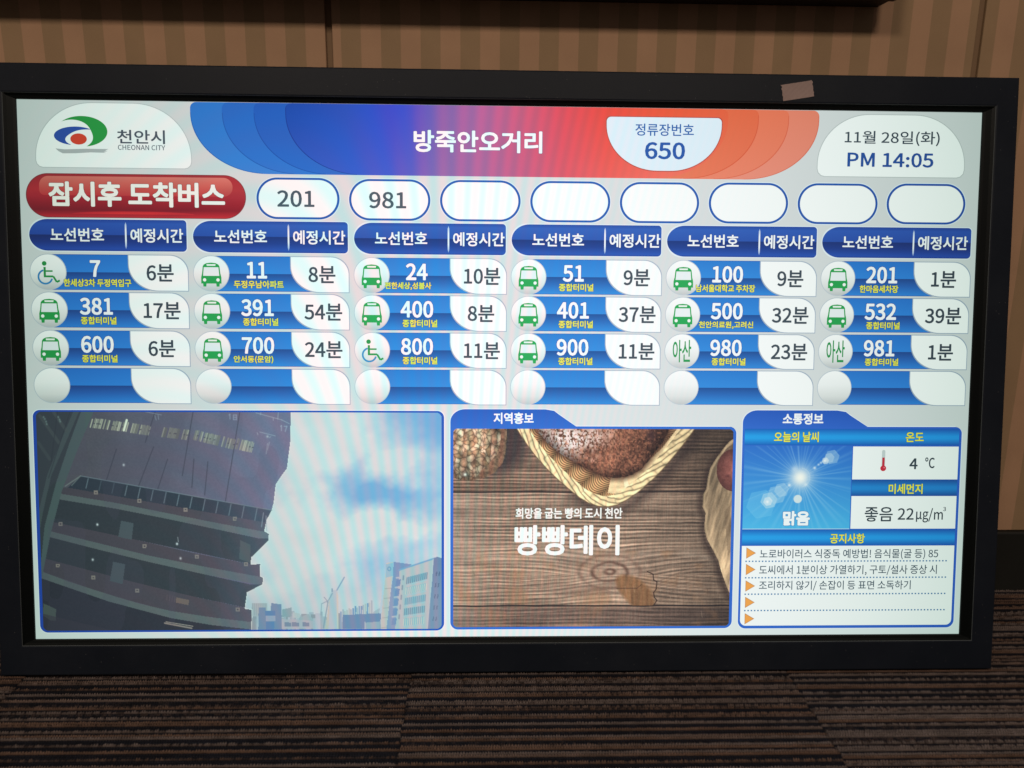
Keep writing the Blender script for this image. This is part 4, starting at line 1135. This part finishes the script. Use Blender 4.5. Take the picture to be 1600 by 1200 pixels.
for s_, b in (('오늘의 날씨', (1513, 1606.5, 650.5, 672)), ('온도', (1789, 1827, 651, 671.5)), ('미세먼지', (1757, 1829, 759, 780.5)), ('공지사항', (1637, 1710.5, 864, 885))):
    a = Art(); text(a, s_, YEL, 5, x0=b[0], x1=b[1], y0=b[2], y1=b[3], bold=0.024, outline=(44, 92, 120), ow=0.03); a.build('section_heading', wp)
a = Art()
text(a, '맑음', (244, 250, 252), 6, x0=1536, x1=1593, y0=816, y1=847, bold=0.05, outline=(70, 140, 190), ow=0.03); a.build('weather_word', wp)
a = Art()
text(a, '4', (64, 80, 88), 5, x0=1799, x1=1816.5, y0=705.5, y1=728.5, bold=0.024)
text(a, '℃', (64, 80, 88), 5, x0=1832, x1=1852.5, y0=703.5, y1=726.5, bold=0.016); a.build('temperature', wp)
a = Art()
text(a, '좋음', (58, 74, 82), 5, x0=1708.5, x1=1768, y0=808, y1=839, bold=0.012)
text(a, '22', (58, 74, 82), 5, x0=1778.5, x1=1812.5, y0=810.5, y1=835, bold=0.012)
text(a, 'μg/', (58, 74, 82), 5, x0=1817.5, x1=1853, y0=810.5, y1=841, bold=0.012, slant=0.0)
text(a, 'm', (58, 74, 82), 5, x0=1855.5, x1=1874.5, y0=818.5, y1=835, bold=0.012)
text(a, '3', (58, 74, 82), 5, x0=1874.5, x1=1880.5, y0=808, y1=817, bold=0.02)
a.build('dust_level', wp)
for k in range(5):
    y_ = 905 + 35 * k; a = Art()
    a.poly([(1461.6, y_ - 12), (1482, y_), (1461.6, y_ + 12)][::-1], (206, 150, 96), 4)
    a.poly([(1462.8, y_ - 9.6), (1479.5, y_), (1462.8, y_ + 9.6)][::-1], (246, 172, 84), 5)
    a.build('bullet_arrow', wp)
for k in range(4):
    y_ = 922.5 + 35 * k; a = Art()
    for i in range(62):
        x_ = 1460 + i * 6.95
        a.poly([(x_, y_ - 1.4), (x_ + 3.2, y_ - 1.4), (x_ + 3.2, y_ + 1.5), (x_, y_ + 1.5)], (84, 140, 184), 4)
    a.build('dotted_line', wp)
for s_, b in (('노로바이러스 식중독 예방법! 음식물(굴 등) 85', (1490, 1868, 897, 919)), ('도씨에서 1분이상 가열하기, 구토/설사 증상 시', (1489.5, 1866.5, 931, 953)), ('조리하지 않기/ 손잡이 등 표면 소독하기', (1490, 1812, 964, 985.5))):
    a = Art(); text(a, s_, (74, 98, 112), 5, x0=b[0], x1=b[1], y0=b[2], y1=b[3], bold=0.008); a.build('notice_line', wp)

# ------------------------------------------------------------------ strip of paper tape on the top bezel
def tape():
    n, m = 14, 8
    x0, x1, y0, y1 = -0.0195, 0.0195, -0.0100, 0.0100
    V = []; F = []
    for k, z in enumerate((0.00025, 0.0)):
        for j in range(m + 1):
            for i in range(n + 1):
                u, w = i / n, j / m
                r = 0.00022 * math.sin(i * 2.1 + j * 1.3) * (1 if k == 0 else 0)
                jag = (0.0007 * math.sin(j * 3.7) + 0.0004 * math.sin(j * 9.1)) * (1 if i in (0, n) else 0)
                V.append((x0 + (x1 - x0) * u + jag, y0 + (y1 - y0) * w, z + abs(r) + (0.0009 * max(0, u - .85) / .15 if k == 0 else 0)))
    N1 = (n + 1) * (m + 1)
    for j in range(m):
        for i in range(n):
            q = j * (n + 1) + i
            F.append((q, q + 1, q + n + 2, q + n + 1)); F.append((N1 + q, N1 + q + n + 1, N1 + q + n + 2, N1 + q + 1))
    rim = [i for i in range(n + 1)] + [j * (n + 1) + n for j in range(1, m + 1)] + [m * (n + 1) + i for i in range(n - 1, -1, -1)] + [j * (n + 1) for j in range(m - 1, 0, -1)]
    for p, q in zip(rim, rim[1:] + rim[:1]): F.append((p, N1 + p, N1 + q, q))
    o = mesh_obj('paper_tape', V, F, M_TAPE)
    # place on the bezel face
    c = Vector((0.3634, 0.3620 + HB, FZ - PR + 0.00005))
    R = root.rotation_euler.to_matrix()
    o.location = R @ c + root.location
    o.rotation_euler = (R @ Matrix.Rotation(math.radians(9.2), 3, 'Z')).to_euler()
    o['label'] = 'small pinkish brown strip of paper tape stuck on the top frame of the display'; o['category'] = 'tape'
tape()
